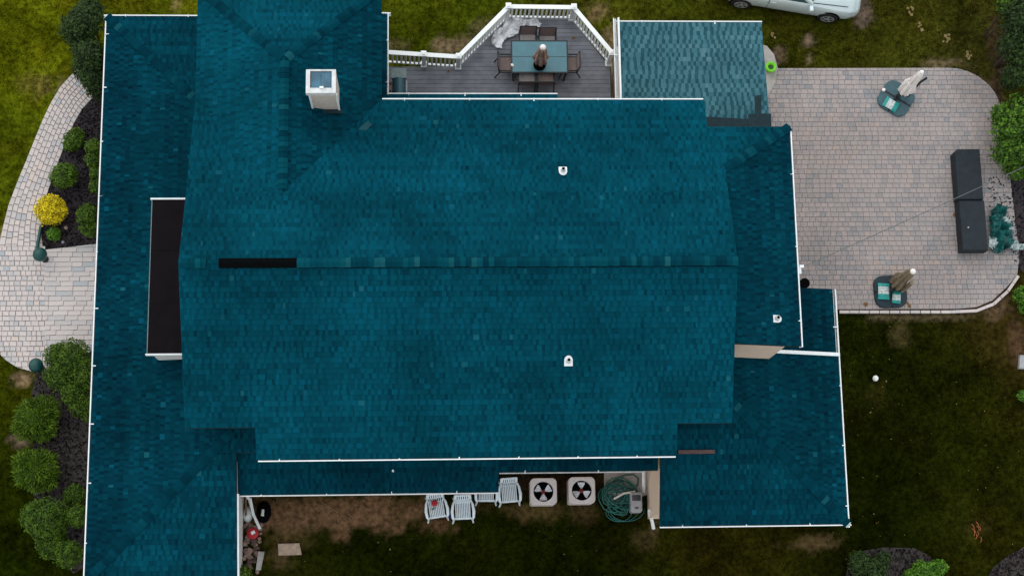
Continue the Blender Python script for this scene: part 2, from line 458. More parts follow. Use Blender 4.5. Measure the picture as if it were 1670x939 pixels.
# bare or dry patches: centre pixel, radii in metres, colour, strength
BARE = [((735, 74), (.75, .32), (.17, .115, .070), .8), ((640, 74), (.5, .2), (.11, .085, .04), .6), ((975, 20), (.4, .3), (.15, .10, .05), .7), ((1000, 60), (.3, .55), (.16, .11, .06), .75), ((790, 40), (.5, .25), (.13, .10, .05), .5),
        ((1402, 18), (.42, .50), (.14, .10, .075), .9), ((1318, 66), (.16, .2), (.20, .14, .10), .85), ((1320, 97), (.16, .14), (.17, .12, .085), .8), ((1270, 88), (.2, .25), (.15, .10, .07), .7),
        ((1540, 104), (.9, .18), (.14, .105, .055), .75), ((1600, 140), (.5, .35), (.10, .065, .035), .8), ((1640, 330), (.7, 1.6), (.045, .024, .015), .95), ((1625, 175), (.4, .6), (.05, .03, .02), .9), ((1625, 90), (.3, 1.3), (.045, .028, .016), .8),
        ((1470, 545), (.30, .45), (.085, .066, .025), .55), ((1500, 515), (1.8, .12), (.12, .09, .05), .65), ((1620, 500), (.6, .45), (.11, .07, .04), .7), ((1660, 560), (.4, .7), (.08, .045, .025), .7), ((1325, 885), (.8, .26), (.10, .065, .03), .6),
        ((560, 836), (2.9, .62), (.14, .080, .042), 1), ((470, 835), (.9, .6), (.13, .075, .04), .9), ((715, 855), (.6, .28), (.11, .06, .03), .8), ((870, 832), (1.2, .3), (.085, .055, .022), .7), ((950, 830), (.6, .4), (.07, .045, .02), .6),
        ((470, 880), (.7, .35), (.08, .055, .02), .6), ((455, 910), (.5, .3), (.085, .055, .025), .7), ((40, 618), (.3, .28), (.20, .135, .075), .9), ((2, 390), (.12, .3), (.22, .15, .08), .8), ((70, 140), (.28, .5), (.14, .10, .03), .6), ((95, 152), (.12, .6), (.17, .12, .07), .7),
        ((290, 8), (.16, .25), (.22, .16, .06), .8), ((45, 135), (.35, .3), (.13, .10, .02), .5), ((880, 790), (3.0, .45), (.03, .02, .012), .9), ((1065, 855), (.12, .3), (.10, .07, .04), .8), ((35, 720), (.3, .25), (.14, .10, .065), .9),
        ((1050, 880), (.5, .3), (.07, .05, .02), .5), ((1430, 640), (.4, .4), (.034, .030, .006), .5), ((1590, 860), (.4, .3), (.036, .028, .009), .4)]


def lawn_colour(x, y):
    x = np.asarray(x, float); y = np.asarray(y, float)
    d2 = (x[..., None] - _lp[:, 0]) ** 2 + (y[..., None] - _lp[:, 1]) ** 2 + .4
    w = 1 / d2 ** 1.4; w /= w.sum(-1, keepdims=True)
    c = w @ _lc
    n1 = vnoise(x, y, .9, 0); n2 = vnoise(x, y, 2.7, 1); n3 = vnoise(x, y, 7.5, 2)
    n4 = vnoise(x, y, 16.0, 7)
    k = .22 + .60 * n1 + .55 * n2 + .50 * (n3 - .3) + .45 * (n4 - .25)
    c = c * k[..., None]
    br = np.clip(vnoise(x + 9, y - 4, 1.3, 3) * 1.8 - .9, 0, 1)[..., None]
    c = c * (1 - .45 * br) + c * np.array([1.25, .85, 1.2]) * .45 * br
    for (p, r, col, s) in BARE:
        q = U(*p); d = np.sqrt(((x - q.x) / r[0]) ** 2 + ((y - q.y) / r[1]) ** 2) + (n3 - .5) * .7 + (n2 - .5) * .6
        a = np.clip((1.15 - d) / .5, 0, 1) * s
        c = c * (1 - a[..., None]) + np.array(col) * (.75 + .5 * n3)[..., None] * a[..., None]
    return c


def build_ground():
    xs = np.linspace(GX0, GX1, GXN + 1); ys = np.linspace(GY0, GY1, GYN + 1)
    gx, gy = np.meshgrid(xs, ys); z = (vnoise(gx, gy, .8, 4) - .5) * .03 - .03
    v = np.stack([gx, gy, z], -1).reshape(-1, 3); n = GXN + 1
    idx = (np.arange(GYN)[:, None] * n + np.arange(GXN)[None]).reshape(-1)
    f = np.stack([idx, idx + 1, idx + 1 + n, idx + n], -1)
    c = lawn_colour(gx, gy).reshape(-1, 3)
    # skirt out to the horizon
    B = 600.0; k = len(v)
    cor = [0, GXN, (GYN + 1) * n - 1, GYN * n]
    out = np.array([(-B, -B, -.05), (B, -B, -.05), (B, B, -.05), (-B, B, -.05)])
    v = np.concatenate([v, out]); c = np.concatenate([c, np.tile([[.045, .048, .006]], (4, 1))])
    edge = [list(range(0, n)), [GXN + j * n for j in range(GYN + 1)], list(range((GYN + 1) * n - 1, GYN * n - 1, -1)), [j * n for j in range(GYN, -1, -1)]]
    faces = f.tolist()
    for s in range(4):
        e = edge[s]; a, b = k + s, k + (s + 1) % 4
        faces.append([a, b] + e[::-1])
    me = bpy.data.meshes.new('ground'); me.from_pydata(v.tolist(), [], faces)
    at = me.attributes.new('Col', 'FLOAT_COLOR', 'POINT')
    at.data.foreach_set('color', np.concatenate([c, np.ones((len(c), 1))], 1).astype(np.float32).ravel())
    me.materials.append(M['ground']); me.polygons.foreach_set('use_smooth', [True] * len(me.polygons)); me.update()
    return tag(link('ground', me), kind='structure')


build_ground()

# outlines of hard or planted areas (metres)
PATIO = P2([(1235, 112), (1540, 111), (1572, 122), (1600, 143), (1620, 168), (1632, 200), (1640, 260), (1655, 340), (1662, 420), (1660, 447), (1640, 472), (1618, 492), (1592, 503), (1560, 506), (1290, 506), (1290, 300), (1235, 300)])
PATIO_CLIP = P2([(1200, 112.5), (1542, 111.5), (1560, 112.5), (1576, 116.5), (1594, 125), (1611, 138), (1622, 152), (1630, 169), (1636, 200), (1648, 300), (1662, 420), (1658, 449), (1640, 470), (1618, 490), (1592, 501), (1560, 504), (1200, 505)])
HOUSE_FOOT = [(-9.3, 17.0), (-9.3, 1.2), (-5.6, 1.2), (-5.6, 4.2), (6.4, 4.2), (6.4, 2.5), (11.3, 2.5), (11.3, 8.8), (9.5, 8.8), (9.5, 16.8), (5.4, 16.8), (5.4, 16.3), (4.2, 17.8), (2.3, 17.8), (.75, 16.3), (-1.4, 16.4), (-1.4, 17.1)]
WALK_L = [(131, 108), (113, 126), (98, 143), (82, 170), (68, 200), (55, 232), (43, 262), (28, 298), (14, 335), (5, 370), (-2, 402)]
WALK_R = [(160, 152), (146, 166), (135, 178), (123, 198), (112, 222), (101, 250), (90, 280), (79, 312), (70, 345), (67, 375), (70, 402)]
PLATE = P2([(-2, 402), (74, 402), (74, 606), (50, 605), (28, 599), (8, 586), (-10, 566), (-24, 535), (-30, 500), (-28, 460), (-16, 425)])
LANDING = P2([(74, 408), (178, 396), (178, 562), (74, 604)])
WALK_POLY = P2(WALK_L + WALK_R[::-1])
BED_A = P2([(160, 152), (146, 166), (135, 178), (123, 198), (112, 222), (101, 250), (90, 280), (79, 312), (70, 345), (67, 375), (74, 408), (180, 396), (185, 150)])
BED_B = P2([(60, 604), (74, 603), (150, 560), (175, 560), (170, 900), (120, 935), (60, 870), (55, 810), (45, 760), (62, 700), (52, 640)])
BED_C = P2([(1375, 960), (1385, 915), (1405, 898), (1440, 892), (1490, 893), (1515, 905), (1535, 935), (1540, 960)])
BED_D = P2([(1600, 960), (1620, 925), (1645, 905), (1690, 880), (1700, 960)])
BED_E = P2([(1612, 292), (1640, 285), (1700, 270), (1700, 440), (1668, 445), (1655, 425), (1650, 412), (1614, 412)])


def grass():
    N = 110000
    x = RNG.uniform(-14.0, 20.0, N); y = RNG.uniform(-.5, 19.6, N)
    bad = np.zeros(N, bool)
    for p in (PATIO, HOUSE_FOOT, PLATE, LANDING, WALK_POLY, BED_A, BED_B, BED_C, BED_D, BED_E): bad |= inside(p, x, y)
    col = lawn_colour(x, y)
    dirt = col[:, 0] > col[:, 1] * 1.22           # bare soil grows little
    bad |= dirt & (RNG.random(N) < .9)
    x, y, col = x[~bad], y[~bad], col[~bad]; n = len(x)
    vs_ = []; K = 3
    V = np.zeros((n, K, 3, 3)); a0 = RNG.uniform(0, 2 * PI, n)
    z0 = (vnoise(x, y, .8, 4) - .5) * .03 - .035
    tall = .55 + .8 * vnoise(x, y, 1.9, 5)
    for k in range(K):
        a = a0 + k * 2.1 + RNG.uniform(-.5, .5, n); h = RNG.uniform(.03, .075, n) * tall; w = RNG.uniform(.010, .022, n); ln = RNG.uniform(.01, .07, n)
        ox = RNG.uniform(-.02, .02, n); oy = RNG.uniform(-.02, .02, n)
        px, py = -np.sin(a), np.cos(a)
        V[:, k, 0] = np.stack([x + ox + px * w, y + oy + py * w, z0], -1)
        V[:, k, 1] = np.stack([x + ox - px * w, y + oy - py * w, z0], -1)
        V[:, k, 2] = np.stack([x + ox + np.cos(a) * ln, y + oy + np.sin(a) * ln, z0 + h], -1)
    nv = n * K * 3
    me = bpy.data.meshes.new('lawn_grass')
    me.vertices.add(nv); me.vertices.foreach_set('co', V.astype(np.float32).ravel())
    me.loops.add(nv); me.loops.foreach_set('vertex_index', np.arange(nv, dtype=np.int32))
    me.polygons.add(n * K); me.polygons.foreach_set('loop_start', np.arange(0, nv, 3, dtype=np.int32))
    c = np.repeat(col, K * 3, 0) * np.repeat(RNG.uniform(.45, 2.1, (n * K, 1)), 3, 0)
    at = me.attributes.new('Col', 'FLOAT_COLOR', 'POINT')
    at.data.foreach_set('color', np.concatenate([c, np.ones((nv, 1))], 1).astype(np.float32).ravel())
    me.materials.append(M['grass']); me.update(); me.validate()
    tag(link('lawn_grass', me), 'short mown green grass around the house', 'grass', kind='stuff')


grass()


def bed(name, poly, m, label, chips=900, z=.0):
    mb = MB(); mb.prism(poly, -.06, z + .012)
    o = struct(name, mb, m)
    xs = [p[0] for p in poly]; ys = [p[1] for p in poly]; cb = MB(); k = 0
    X = RNG.uniform(min(xs), max(xs), chips * 3); Y = RNG.uniform(min(ys), max(ys), chips * 3); ok = inside(poly, X, Y)
    for x, y in zip(X[ok][:chips], Y[ok][:chips]):
        a = random.uniform(0, PI); l_, w = random.uniform(.02, .06), random.uniform(.008, .02); zz = z + .012 + random.uniform(.002, .02); t = random.uniform(-.02, .02)
        ca, sa = math.cos(a), math.sin(a)
        cb.add([(x - l_ * ca + w * sa, y - l_ * sa - w * ca, zz - t), (x + l_ * ca + w * sa, y + l_ * sa - w * ca, zz + t), (x + l_ * ca - w * sa, y + l_ * sa + w * ca, zz + t + .008), (x - l_ * ca - w * sa, y - l_ * sa + w * ca, zz - t + .008)], [(0, 1, 2, 3)], random.random() ** 1.6)
    c = link('mulch_chips', cb.mesh('mulch_chips', 'chip', tone=True), o); c['kind'] = 'stuff'
    return o


bed('flower_bed', BED_A, 'mulch', '', 1800)
bed('flower_bed', BED_B, 'mulch_grey', '', 1800)
bed('flower_bed', BED_C, 'mulch_grey', '', 700)
bed('flower_bed', BED_D, 'mulch_grey', '', 500)
bed('flower_bed', BED_E, 'mulch', '', 500, z=.02)

# ------------------------------------------------------------------ paving
def lay_pavers(owner, quads, m, z0, z1, limit=300, prefer=None, bev=.006):
    """quads: list of (polygon, tone); the largest shown become objects of their own, the rest one part"""
    order = sorted(range(len(quads)), key=lambda i: prefer(quads[i][0])) if prefer else list(range(len(quads)))
    chosen = set(order[:limit]); rest = MB(); cache = {}
    for i, (poly, t) in enumerate(quads):
        dz = random.uniform(-.004, .004)
        if i in chosen:
            cx = sum(p[0] for p in poly) / len(poly); cy = sum(p[1] for p in poly) / len(poly)
            loc = [(p[0] - cx, p[1] - cy) for p in poly]
            key = (tuple((round(a, 3), round(b, 3)) for a, b in loc), round(t * 8))
            if key not in cache:
                mb = MB(); mb.prism(loc, z0 - z1, 0, bev, t); cache[key] = mb.mesh('paver', m, tone=True)
            link('paver', cache[key], owner, (cx, cy, z1 + dz), (random.uniform(-.012, .012), random.uniform(-.012, .012), 0))
        else:
            rest.prism(poly, z0, z1 + dz, bev, t)
    if rest.v:
        o = link('paving', rest.mesh('paving', m, tone=True), owner); o['kind'] = 'stuff'


def tone_rand():
    r = random.random()
    return random.uniform(0, .2) if r < .14 else (random.uniform(.9, 1) if r < .22 else random.uniform(.25, .88))


def build_patio():
    mb = MB(); mb.prism(PATIO_CLIP, -.08, .018)
    owner = struct('patio', mb, 'sand')
    E_ = half_planes(PATIO_CLIP); quads = []
    y = U(1450, 504.5).y; ytop = U(1450, 112).y; h = .1525; row = 0
    widths = [.17, .19, .21, .23]
    while y < ytop:
        x = 9.0 + random.uniform(-.2, 0); skew = .004
        while x < 18.6:
            w = random.choice(widths)
            q = [(x + .003, y + .004), (x + w - .003, y + .004), (x + w - .003, y + h - .004), (x + .003, y + h - .004)]
            cx, cy = x + w / 2, y + h / 2
            mx_ = max(a * px + b * py - c for a, b, c in E_ for px, py in q)
            if mx_ > 0:
                q = clip(q, E_)
            if len(q) >= 3 and area(q) > .004 and not (cx < 9.7 and cy > 8.9 and cy < 12.8) and not (cx < 11.3 and cy < 8.8):
                t = tone_rand()
                g = vnoise(cx, cy, .5, 6)
                quads.append((q, min(1, max(0, t * .8 + (g - .5) * .45 + .08))))
            x += w
        y += h; row += 1
    bc = U(1440, 330)
    lay_pavers(owner, quads, 'paver', .012, .045, 300, lambda q: (q[0][0] - bc.x) ** 2 + (q[0][1] - bc.y) ** 2)
    # pale edging along the south side and round the corner
    ed = [U(*p) for p in [(1368, 509), (1400, 509), (1450, 509), (1500, 509), (1550, 509), (1592, 507), (1620, 496), (1643, 475), (1660, 450)]]
    mbs = None; pts = []
    for a, b in zip(ed[:-1], ed[1:]):
        n = max(1, round((b - a).length / .31))
        for i in range(n): pts.append((a.lerp(b, i / n), a.lerp(b, (i + 1) / n)))
    sm = MB(); sm.prism([(-.145, -.045), (.145, -.045), (.145, .045), (-.145, .045)], -.06, .0, .012, .6)
    meshes = []
    for t in (.2, .5, .8):
        sm.t = [t] * len(sm.t); meshes.append(sm.mesh('edging_stone', 'paver_pale', tone=True))
    for a, b in pts:
        d = b - a; c = (a + b) / 2
        link('edging_stone', random.choice(meshes), owner, (c.x, c.y, .075 + random.uniform(-.006, .006)), (0, 0, math.atan2(d.y, d.x)))


build_patio()


def build_walk():
    mb = MB(); mb.prism(WALK_POLY, -.08, .016); o = struct('garden_path', mb, 'sand_pale')
    L = [U(*p) for p in WALK_L]; Rr = [U(*p) for p in WALK_R]
    def at(side, t):
        s = t * (len(side) - 1); i = min(int(s), len(side) - 2); return side[i].lerp(side[i + 1], s - i)
    length = sum((((L[i] + Rr[i]) / 2) - ((L[i + 1] + Rr[i + 1]) / 2)).length for i in range(len(L) - 1))
    # columns run along the path, stones staggered
    ncol = 7; quads = []; nrow = int(length / .185)
    for c in range(ncol):
        u0, u1 = c / ncol, (c + 1) / ncol; s = -random.random()
        while s < nrow:
            st = random.choice([.8, 1.0, 1.0, 1.25])
            t0, t1 = max(0, s / nrow), min(1, (s + st) / nrow); s += st
            if t1 - t0 < .004: continue
            g = .007
            p = []
            for (u, t) in ((u0, t0), (u1, t0), (u1, t1), (u0, t1)):
                a, b = at(L, t), at(Rr, t); p.append(a.lerp(b, u))
            cc = sum(p, Vector()) / 4
            q = []
            for v in p:
                d = v - cc; q.append(tuple((cc + d * (1 - 2 * g / max(d.length, .02)))[:2]))
            quads.append((q, tone_rand()))
    random.shuffle(quads)
    lay_pavers(o, quads, 'paver_pale', .01, .042, 300)
    # border stones of the path's lawn side, a soldier course
    # the round apron and the straight landing
    mb = MB(); mb.prism(PLATE, -.08, .014); o2 = struct('apron', mb, 'sand_pale')
    E_ = half_planes(PLATE); quads = []
    y = min(p[1] for p in PLATE); h = .152
    while y < max(p[1] for p in PLATE):
        x = -13.9 + random.uniform(-.1, .1)
        while x < -10.6:
            w = random.choice([.14, .17, .19, .22]); j = lambda: random.uniform(-.006, .006)
            up = max(0, (y - 9.0)) * .10
            q = [(x + .007 + j(), y + .007 + j()), (x + w - .007 + j(), y + .007 + j()), (x + w - .007 + j(), y + h - .007 + j()), (x + .007 + j(), y + h - .007 + j())]
            if max(a * px + b * py - c for a, b, c in E_ for px, py in q) > 0: q = clip(q, E_)
            if len(q) >= 3 and area(q) > .004: quads.append((q, tone_rand()))
            x += w
        y += h
    c0 = U(35, 500)
    lay_pavers(o2, quads, 'paver_pale', .01, .04, 300, lambda q: (q[0][0] - c0.x) ** 2 + (q[0][1] - c0.y) ** 2)
    mb = MB(); mb.prism(LANDING, -.08, .045); o3 = struct('landing', mb, 'sand_pale')
    E_ = half_planes(LANDING); quads = []; y = min(p[1] for p in LANDING)
    while y < max(p[1] for p in LANDING):
        x = min(p[0] for p in LANDING) - random.choice([0, .12, .2])
        while x < -9.0:
            w = random.choice([.30, .38, .44, .50]); sk = .03
            q = [(x + .006, y + .006), (x + w - .006, y + .006 + w * sk), (x + w - .006, y + .142 + w * sk), (x + .006, y + .142)]
            if max(a * px + b * py - c for a, b, c in E_ for px, py in q) > 0: q = clip(q, E_)
            if len(q) >= 3 and area(q) > .005: quads.append((q, tone_rand() * .8))
            x += w
        y += .148
    lay_pavers(o3, quads, 'paver_pale', .03, .062, 300)


build_walk()
mb = MB(); mb.prism(P2([(1236, 72), (1250, 76), (1262, 90), (1268, 112), (1262, 140), (1252, 158), (1236, 160)]), -.05, .06, .01); struct('stoop_slab', mb, 'concrete')
mb = MB(); mb.prism(P2([(985, 760), (1056, 760), (1056, 806), (1010, 822), (985, 812)]), -.05, .05, .01); struct('concrete_pad', mb, 'concrete')

# ------------------------------------------------------------------ the house
HC = Vector((1.0, 9.0, 0.0))
house = thing('house', HC, 'large house with teal shingled hip and gable roofs and white gutters', 'house')


class Plane:
    """roof plane through the eave point e, rising with the given pitch along the plan direction d"""
    def __init__(s, e, d, pitch):
        s.e = e; ln = math.hypot(*d); s.d = (d[0] / ln, d[1] / ln); s.p = pitch; s.u = (s.d[1], -s.d[0])

    def z(s, x, y): return s.e[2] + s.p * ((x - s.e[0]) * s.d[0] + (y - s.e[1]) * s.d[1])

    def at(s, px, py):
        z = s.e[2]
        for _ in range(25):
            q = U(px, py, z); z = s.z(q.x, q.y)
        return q


def shingle_plane(mb, polys, pl, expo=.143, light=(.06, .16), dark=(.05, .10), t0=.0, bias=0.0, contrast=1.0, teeth=(.40, .53)):
    e = expo / math.sqrt(1 + pl.p ** 2)
    for poly in polys:
        E_ = half_planes(poly)
        uv = [((x * pl.u[0] + y * pl.u[1]), ((x - pl.e[0]) * pl.d[0] + (y - pl.e[1]) * pl.d[1])) for x, y in poly]
        u0, u1 = min(a for a, b in uv), max(a for a, b in uv); v0, v1 = min(b for a, b in uv), max(b for a, b in uv)
        k = math.floor(v0 / e) - 1
        while k * e < v1:
            va = k * e; vb = va + e * 1.25; k += 1
            u = u0 - random.uniform(0, .5); tooth = random.random() < .5; shift = random.uniform(-.08, .08)
            while u < u1:
                w = random.uniform(*(dark if tooth else light))
                rect = []
                for (a, b) in ((u, va), (u + w, va), (u + w, vb), (u, vb)):
                    rect.append((a * pl.u[0] + (b + pl.e[0] * pl.d[0] + pl.e[1] * pl.d[1]) * pl.d[0],
                                 a * pl.u[1] + (b + pl.e[0] * pl.d[0] + pl.e[1] * pl.d[1]) * pl.d[1]))
                mxs = max(a * x + b * y - c for a, b, c in E_ for x, y in rect)
                mns = max(max(0, min(a * x + b * y - c for x, y in rect)) for a, b, c in E_)
                u += w
                if mns > 0: tooth = not tooth; continue
                q = clip(rect, E_) if mxs > 0 else rect
                if len(q) < 3 or area(q) < .0008: tooth = not tooth; continue
                q = ccw(q); n = len(q)
                th = (.006 if tooth else .016) + random.uniform(0, .004)
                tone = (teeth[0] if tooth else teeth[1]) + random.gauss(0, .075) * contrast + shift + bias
                if random.random() < .012: tone = random.uniform(.75, .95)
                tone = min(1, max(0, tone)); top = []; bot = []
                for x, y in q:
                    b = (x - pl.e[0]) * pl.d[0] + (y - pl.e[1]) * pl.d[1]; f = (b - va) / (vb - va); zz = pl.z(x, y)
                    top.append((x, y, zz + .003 + th * (1 - f))); bot.append((x, y, zz - .004))
                fs = [tuple(range(n))]
                # the exposed butt and the two side edges
                for i in range(n):
                    j = (i + 1) % n
                    bi = (q[i][0] - pl.e[0]) * pl.d[0] + (q[i][1] - pl.e[1]) * pl.d[1]; bj = (q[j][0] - pl.e[0]) * pl.d[0] + (q[j][1] - pl.e[1]) * pl.d[1]
                    if (bi + bj) / 2 < va + .9 * (vb - va): fs.append((n + i, n + j, j, i))
                mb.add(top + bot, fs, tone); tooth = not tooth


def roof(polys, pl, label=None, m='shingle', thick=.14, **kw):
    sb = MB()
    for poly in polys:
        p = ccw(poly); n = len(p)
        top = [(x, y, pl.z(x, y)) for x, y in p]; bot = [(x, y, pl.z(x, y) - thick) for x, y in p]
        sb.add(top + bot, [tuple(range(n)), tuple(range(2 * n - 1, n - 1, -1))] + [(n + i, n + (i + 1) % n, (i + 1) % n, i) for i in range(n)])
    o = part('roof', sb, 'felt', house)
    if label: o['label'] = label
    hb = MB(); shingle_plane(hb, polys, pl, **kw)
    s = part('shingles', hb, m, o, tone=True); s['kind'] = 'stuff'
    return o


def caps(owner, A, B, plA, plB, name='ridge_cap', step=.145, width=.125, gap=None, skip=None, raised=0.0):
    """bent cap shingles along the line A-B where two planes meet"""
    A = Vector(A); B = Vector(B); d = B - A; L = d.length; t = d.normalized()
    side = Vector((t.y, -t.x, 0)).normalized()
    def drop(sign):
        q = A + d * .5 + side * sign * width; m_ = A + d * .5
        z = min(plA.z(q.x, q.y), plB.z(q.x, q.y)); return z - m_.z
    dl, dr = drop(-1), drop(1)
    # local frame: x along the ridge, y across (to -side), z up
    me = None; ln = step * 1.35; h = .02 + raised; mb = MB()
    vs_ = []
    for x, lift in ((0, .02), (ln, .0)):
        for y, z in ((width, dl), (width * .12, dl * .12 + .012), (-width * .12, dr * .12 + .012), (-width, dr)):
            vs_.append((x, y, z + h + lift))
        for y, z in ((width, dl), (-width, dr)): vs_.append((x, y, z - .01))
    fs = [(0, 6, 7, 1), (1, 7, 8, 2), (2, 8, 9, 3), (4, 10, 6, 0), (3, 9, 11, 5), (10, 11, 9, 8, 7, 6), (0, 1, 2, 3, 5, 4)]
    mb.add(vs_, fs); me = mb.mesh(name, 'cap' if name == 'ridge_cap' else 'cap_hip')
    hx = Vector((t.x, t.y, 0)).normalized(); ang = math.atan2(hx.y, hx.x); pitch = -math.asin(max(-1, min(1, t.z)))
    n = int(L / step); off = base(owner)
    for i in range(n):
        P = A + t * (i * step)
        if skip and skip[0] < P.x < skip[1]: continue
        link(name, me, owner, (P.x - off[0], P.y - off[1] + random.uniform(-.006, .006), P.z - off[2] + .004), (random.uniform(-.015, .015), pitch, ang))


def gutter(A, B, out, hang=1.55, debris=True, m='white', name='gutter'):
    sh = Vector((out[0], out[1], 0)) * -.035; A = Vector(A) + sh; B = Vector(B) + sh; mb = MB()      # tucked under the shingle edge
    prof = [(0, -.01), (0, -.10), (.06, -.10), (.088, .010), (.056, .010), (.042, -.08), (.008, -.085), (.008, -.01)]
    mb.extrude_profile(A, B, out, prof)
    g = part(name, mb, m, house)
    L = (B - A).length; t = (B - A) / L
    if debris:
        q = MB(); o_ = Vector((out[0], out[1], 0))
        s0 = .05
        while s0 < L - .1:
            s1 = min(L - .05, s0 + random.uniform(.3, 1.6))
            if random.random() < .8:
                z = random.uniform(-.06, -.03)
                q.box((*(A + t * (s0 + s1) / 2 + o_ * .026)[:2], A.z + z - .02), ((s1 - s0), .032, .03), math.atan2(t.y, t.x))
            s0 = s1
        if q.v: part('leaf_debris', q, 'debris', g)['kind'] = 'stuff'
    n = max(2, int(L / hang)); off = base(house)
    hb = MB(); hb.box((0, .03, 0), (.03, .13, .02)); hb.box((0, .09, .004), (.05, .03, .03))
    me = hb.mesh('gutter_hanger', 'white'); ang = math.atan2(out[1], out[0]) - PI / 2
    for i in range(n):
        P = A + t * (L * (i + .35) / n)
        link('gutter_hanger', me, g, (P.x - off[0] - out[0] * .02, P.y - off[1] - out[1] * .02, P.z + .012), (0, 0, ang))
    return g


# --- main two-storey roof
XL, XR, YR, ZR, YS, YN, ZE = -6.44, 7.74, 8.70, 7.47, 3.95, 13.69, 5.4
pS = Plane((0, YS, ZE), (0, 1), (ZR - ZE) / (YR - YS))
pN = Plane((0, YN, ZE), (0, -1), (ZR - ZE) / (YN - YR))
YS2 = pS.at(300, 697).y; YS3 = pS.at(1189, 690).y; XA = pS.at(417, 722).x; XB = pS.at(1104, 722).x
YSM = (YS2 + YS3) / 2
main_s = roof([[(XL, YSM), (XR, YSM), (XR, YR), (XL, YR)], [(XA, YS), (XB, YS), (XB, YSM), (XA, YSM)]], pS, 'south slope of the main teal roof', bias=.06)  # tone lightened to offset the shade on this slope
XCW, XCE, XC = -6.46, -1.43, -3.95
yv = pN.at(460, 315).y; zc = pN.z(0, yv); pc = (zc - ZE) / (XC - XCW)
pCW = Plane((XCW, 0, ZE), (1, 0), pc); pCE = Plane((XCE, 0, ZE), (-1, 0), pc)
YCH = U(458, 97, zc).y; YCN = YCH + (XC - XCW); pCN = Plane((0, YCN, ZE), (0, -1), pc)
XE, YE = 9.665, U(1285, 207, 5.77).y; YH = U(1185, 275, 6.3).y
XSTEP = 7.42
main_n = roof([[(XL, YR), (XR, YR), (XR, yv), (XL, yv)], [(XL, yv), (XC, yv), (XCW, YN)], [(XC, yv), (XSTEP, yv), (XSTEP, YN), (XCE, YN)],
               [(XSTEP, yv), (XR, yv), (XR, YH), (XSTEP, YH)], [(XSTEP, YH), (XR, YH), (XE, YE), (XSTEP, YE)]], pN, 'north slope of the main teal roof', bias=.05)
x1, x2 = pN.at(352, 428).x, U(489, 429, ZR).x
SKIP = (U(355, 429, ZR).x - .19, U(488, 429, ZR).x)
caps(main_n, (XR, YR, ZR), (XL, YR, ZR), pN, pS, skip=SKIP, raised=.035)
vb = MB()                                   # the open black ridge vent
a, b = U(357, 429, ZR).x, U(487, 429, ZR).x
prof = [(-.125, -.035), (-.125, .0), (0, .055), (.125, .0), (.125, -.035)]
vb.extrude_profile((a, YR, ZR), (b, YR, ZR), (0, 1), prof)
vb2 = MB(); vb2.extrude_profile((b + .01, YR, ZR), (XR - .02, YR, ZR), (0, 1), [(-.136, -.07), (-.136, -.016), (0, .045), (.135, -.018), (.135, -.07)])  # black edge juts past the caps to draw their shadow line
rw = part('ridge_vent', vb2, 'black', main_n); rw['label'] = 'dark vent body under the ridge caps'
rv = part('ridge_vent', vb, 'black', main_n); rv['label'] = 'black open strip of ridge vent'
# --- cross wing with a hipped north end
cw = roof([[(XC, yv), (XCW, YN), (XCW, YCN), (XC, YCH)]], pCW, 'west slope of the cross wing roof', bias=.09)
ce = roof([[(XC, yv), (XCE, YN), (XCE, YCN), (XC, YCH)]], pCE, 'east slope of the cross wing roof', bias=-.10)  # shaded side of the wing painted as a darker tone
cn = roof([[(XCW, YCN), (XCE, YCN), (XC, YCH)]], pCN, 'hipped north end of the cross wing roof', bias=.06)
caps(cw, (XC, yv + .1, zc), (XC, YCH, zc), pCW, pCE)
caps(cn, (XCW, YCN, ZE), (XC, YCH, zc), pCW, pCN, 'hip_cap')
caps(cn, (XCE, YCN, ZE), (XC, YCH, zc), pCE, pCN, 'hip_cap')
vm = MB()                                   # loose pale cap shingle lying in the east valley
q = pN.at(596, 208); vm.box((q.x, q.y, pN.z(q.x, q.y) + .04), (.34, .17, .02), .75)
lc = part('shingle_piece', vm, 'shingle_old', ce)
# --- east lean-to roof (second storey)
zE = pN.z(0, YE); pE = Plane((XE, 0, zE), (-1, 0), (pN.z(0, YH) - zE) / (XE - XR)); YE0 = 6.76
er = roof([[(XSTEP, YE0), (XE, YE0), (XE, YE), (XSTEP, YH - (XR - XSTEP) * (YE - YH) / (XE - XR))]], pE, 'lean-to roof at the east gable', bias=-.15)  # shade under the gable painted as an even darker tone
caps(er, (XE, YE, zE), (XR, YH, pN.z(0, YH)), pE, pN, 'hip_cap')
gutter((XE, YE0 - .02, zE), (XE, YE - .02, zE), (1, 0))
# --- low west roof
PL = .20; XW, ZL, YW0, YW1 = -9.535, 2.5, .957, 17.22
pW = Plane((XW, 0, ZL), (1, 0), PL); pWN = Plane((0, YW1, ZL), (0, -1), PL); pWS = Plane((0, YW0, ZL), (0, 1), PL)
xw = -6.1; run = xw - XW; XSW = -5.44; YSW = 4.37; ywall = YSM + .36
wr = roof([[(XW, YW1), (XW, YW0), (xw, YW0 + run), (xw, YW1 - run)], [(xw, YW0 + run), (YW0 * 0 + xw + (ywall - YW0 - run), ywall), (xw, ywall)]], pW, 'low west roof over the entrance side', bias=-.16)  # shade beside the main wall painted over the whole slope
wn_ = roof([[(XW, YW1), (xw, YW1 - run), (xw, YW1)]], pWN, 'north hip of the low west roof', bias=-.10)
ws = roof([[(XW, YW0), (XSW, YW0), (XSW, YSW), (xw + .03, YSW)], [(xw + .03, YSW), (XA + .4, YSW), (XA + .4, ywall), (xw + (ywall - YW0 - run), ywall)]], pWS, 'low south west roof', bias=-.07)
caps(wn_, (XW, YW1, ZL), (xw, YW1 - run, pW.z(xw, 0)), pW, pWN, 'hip_cap')
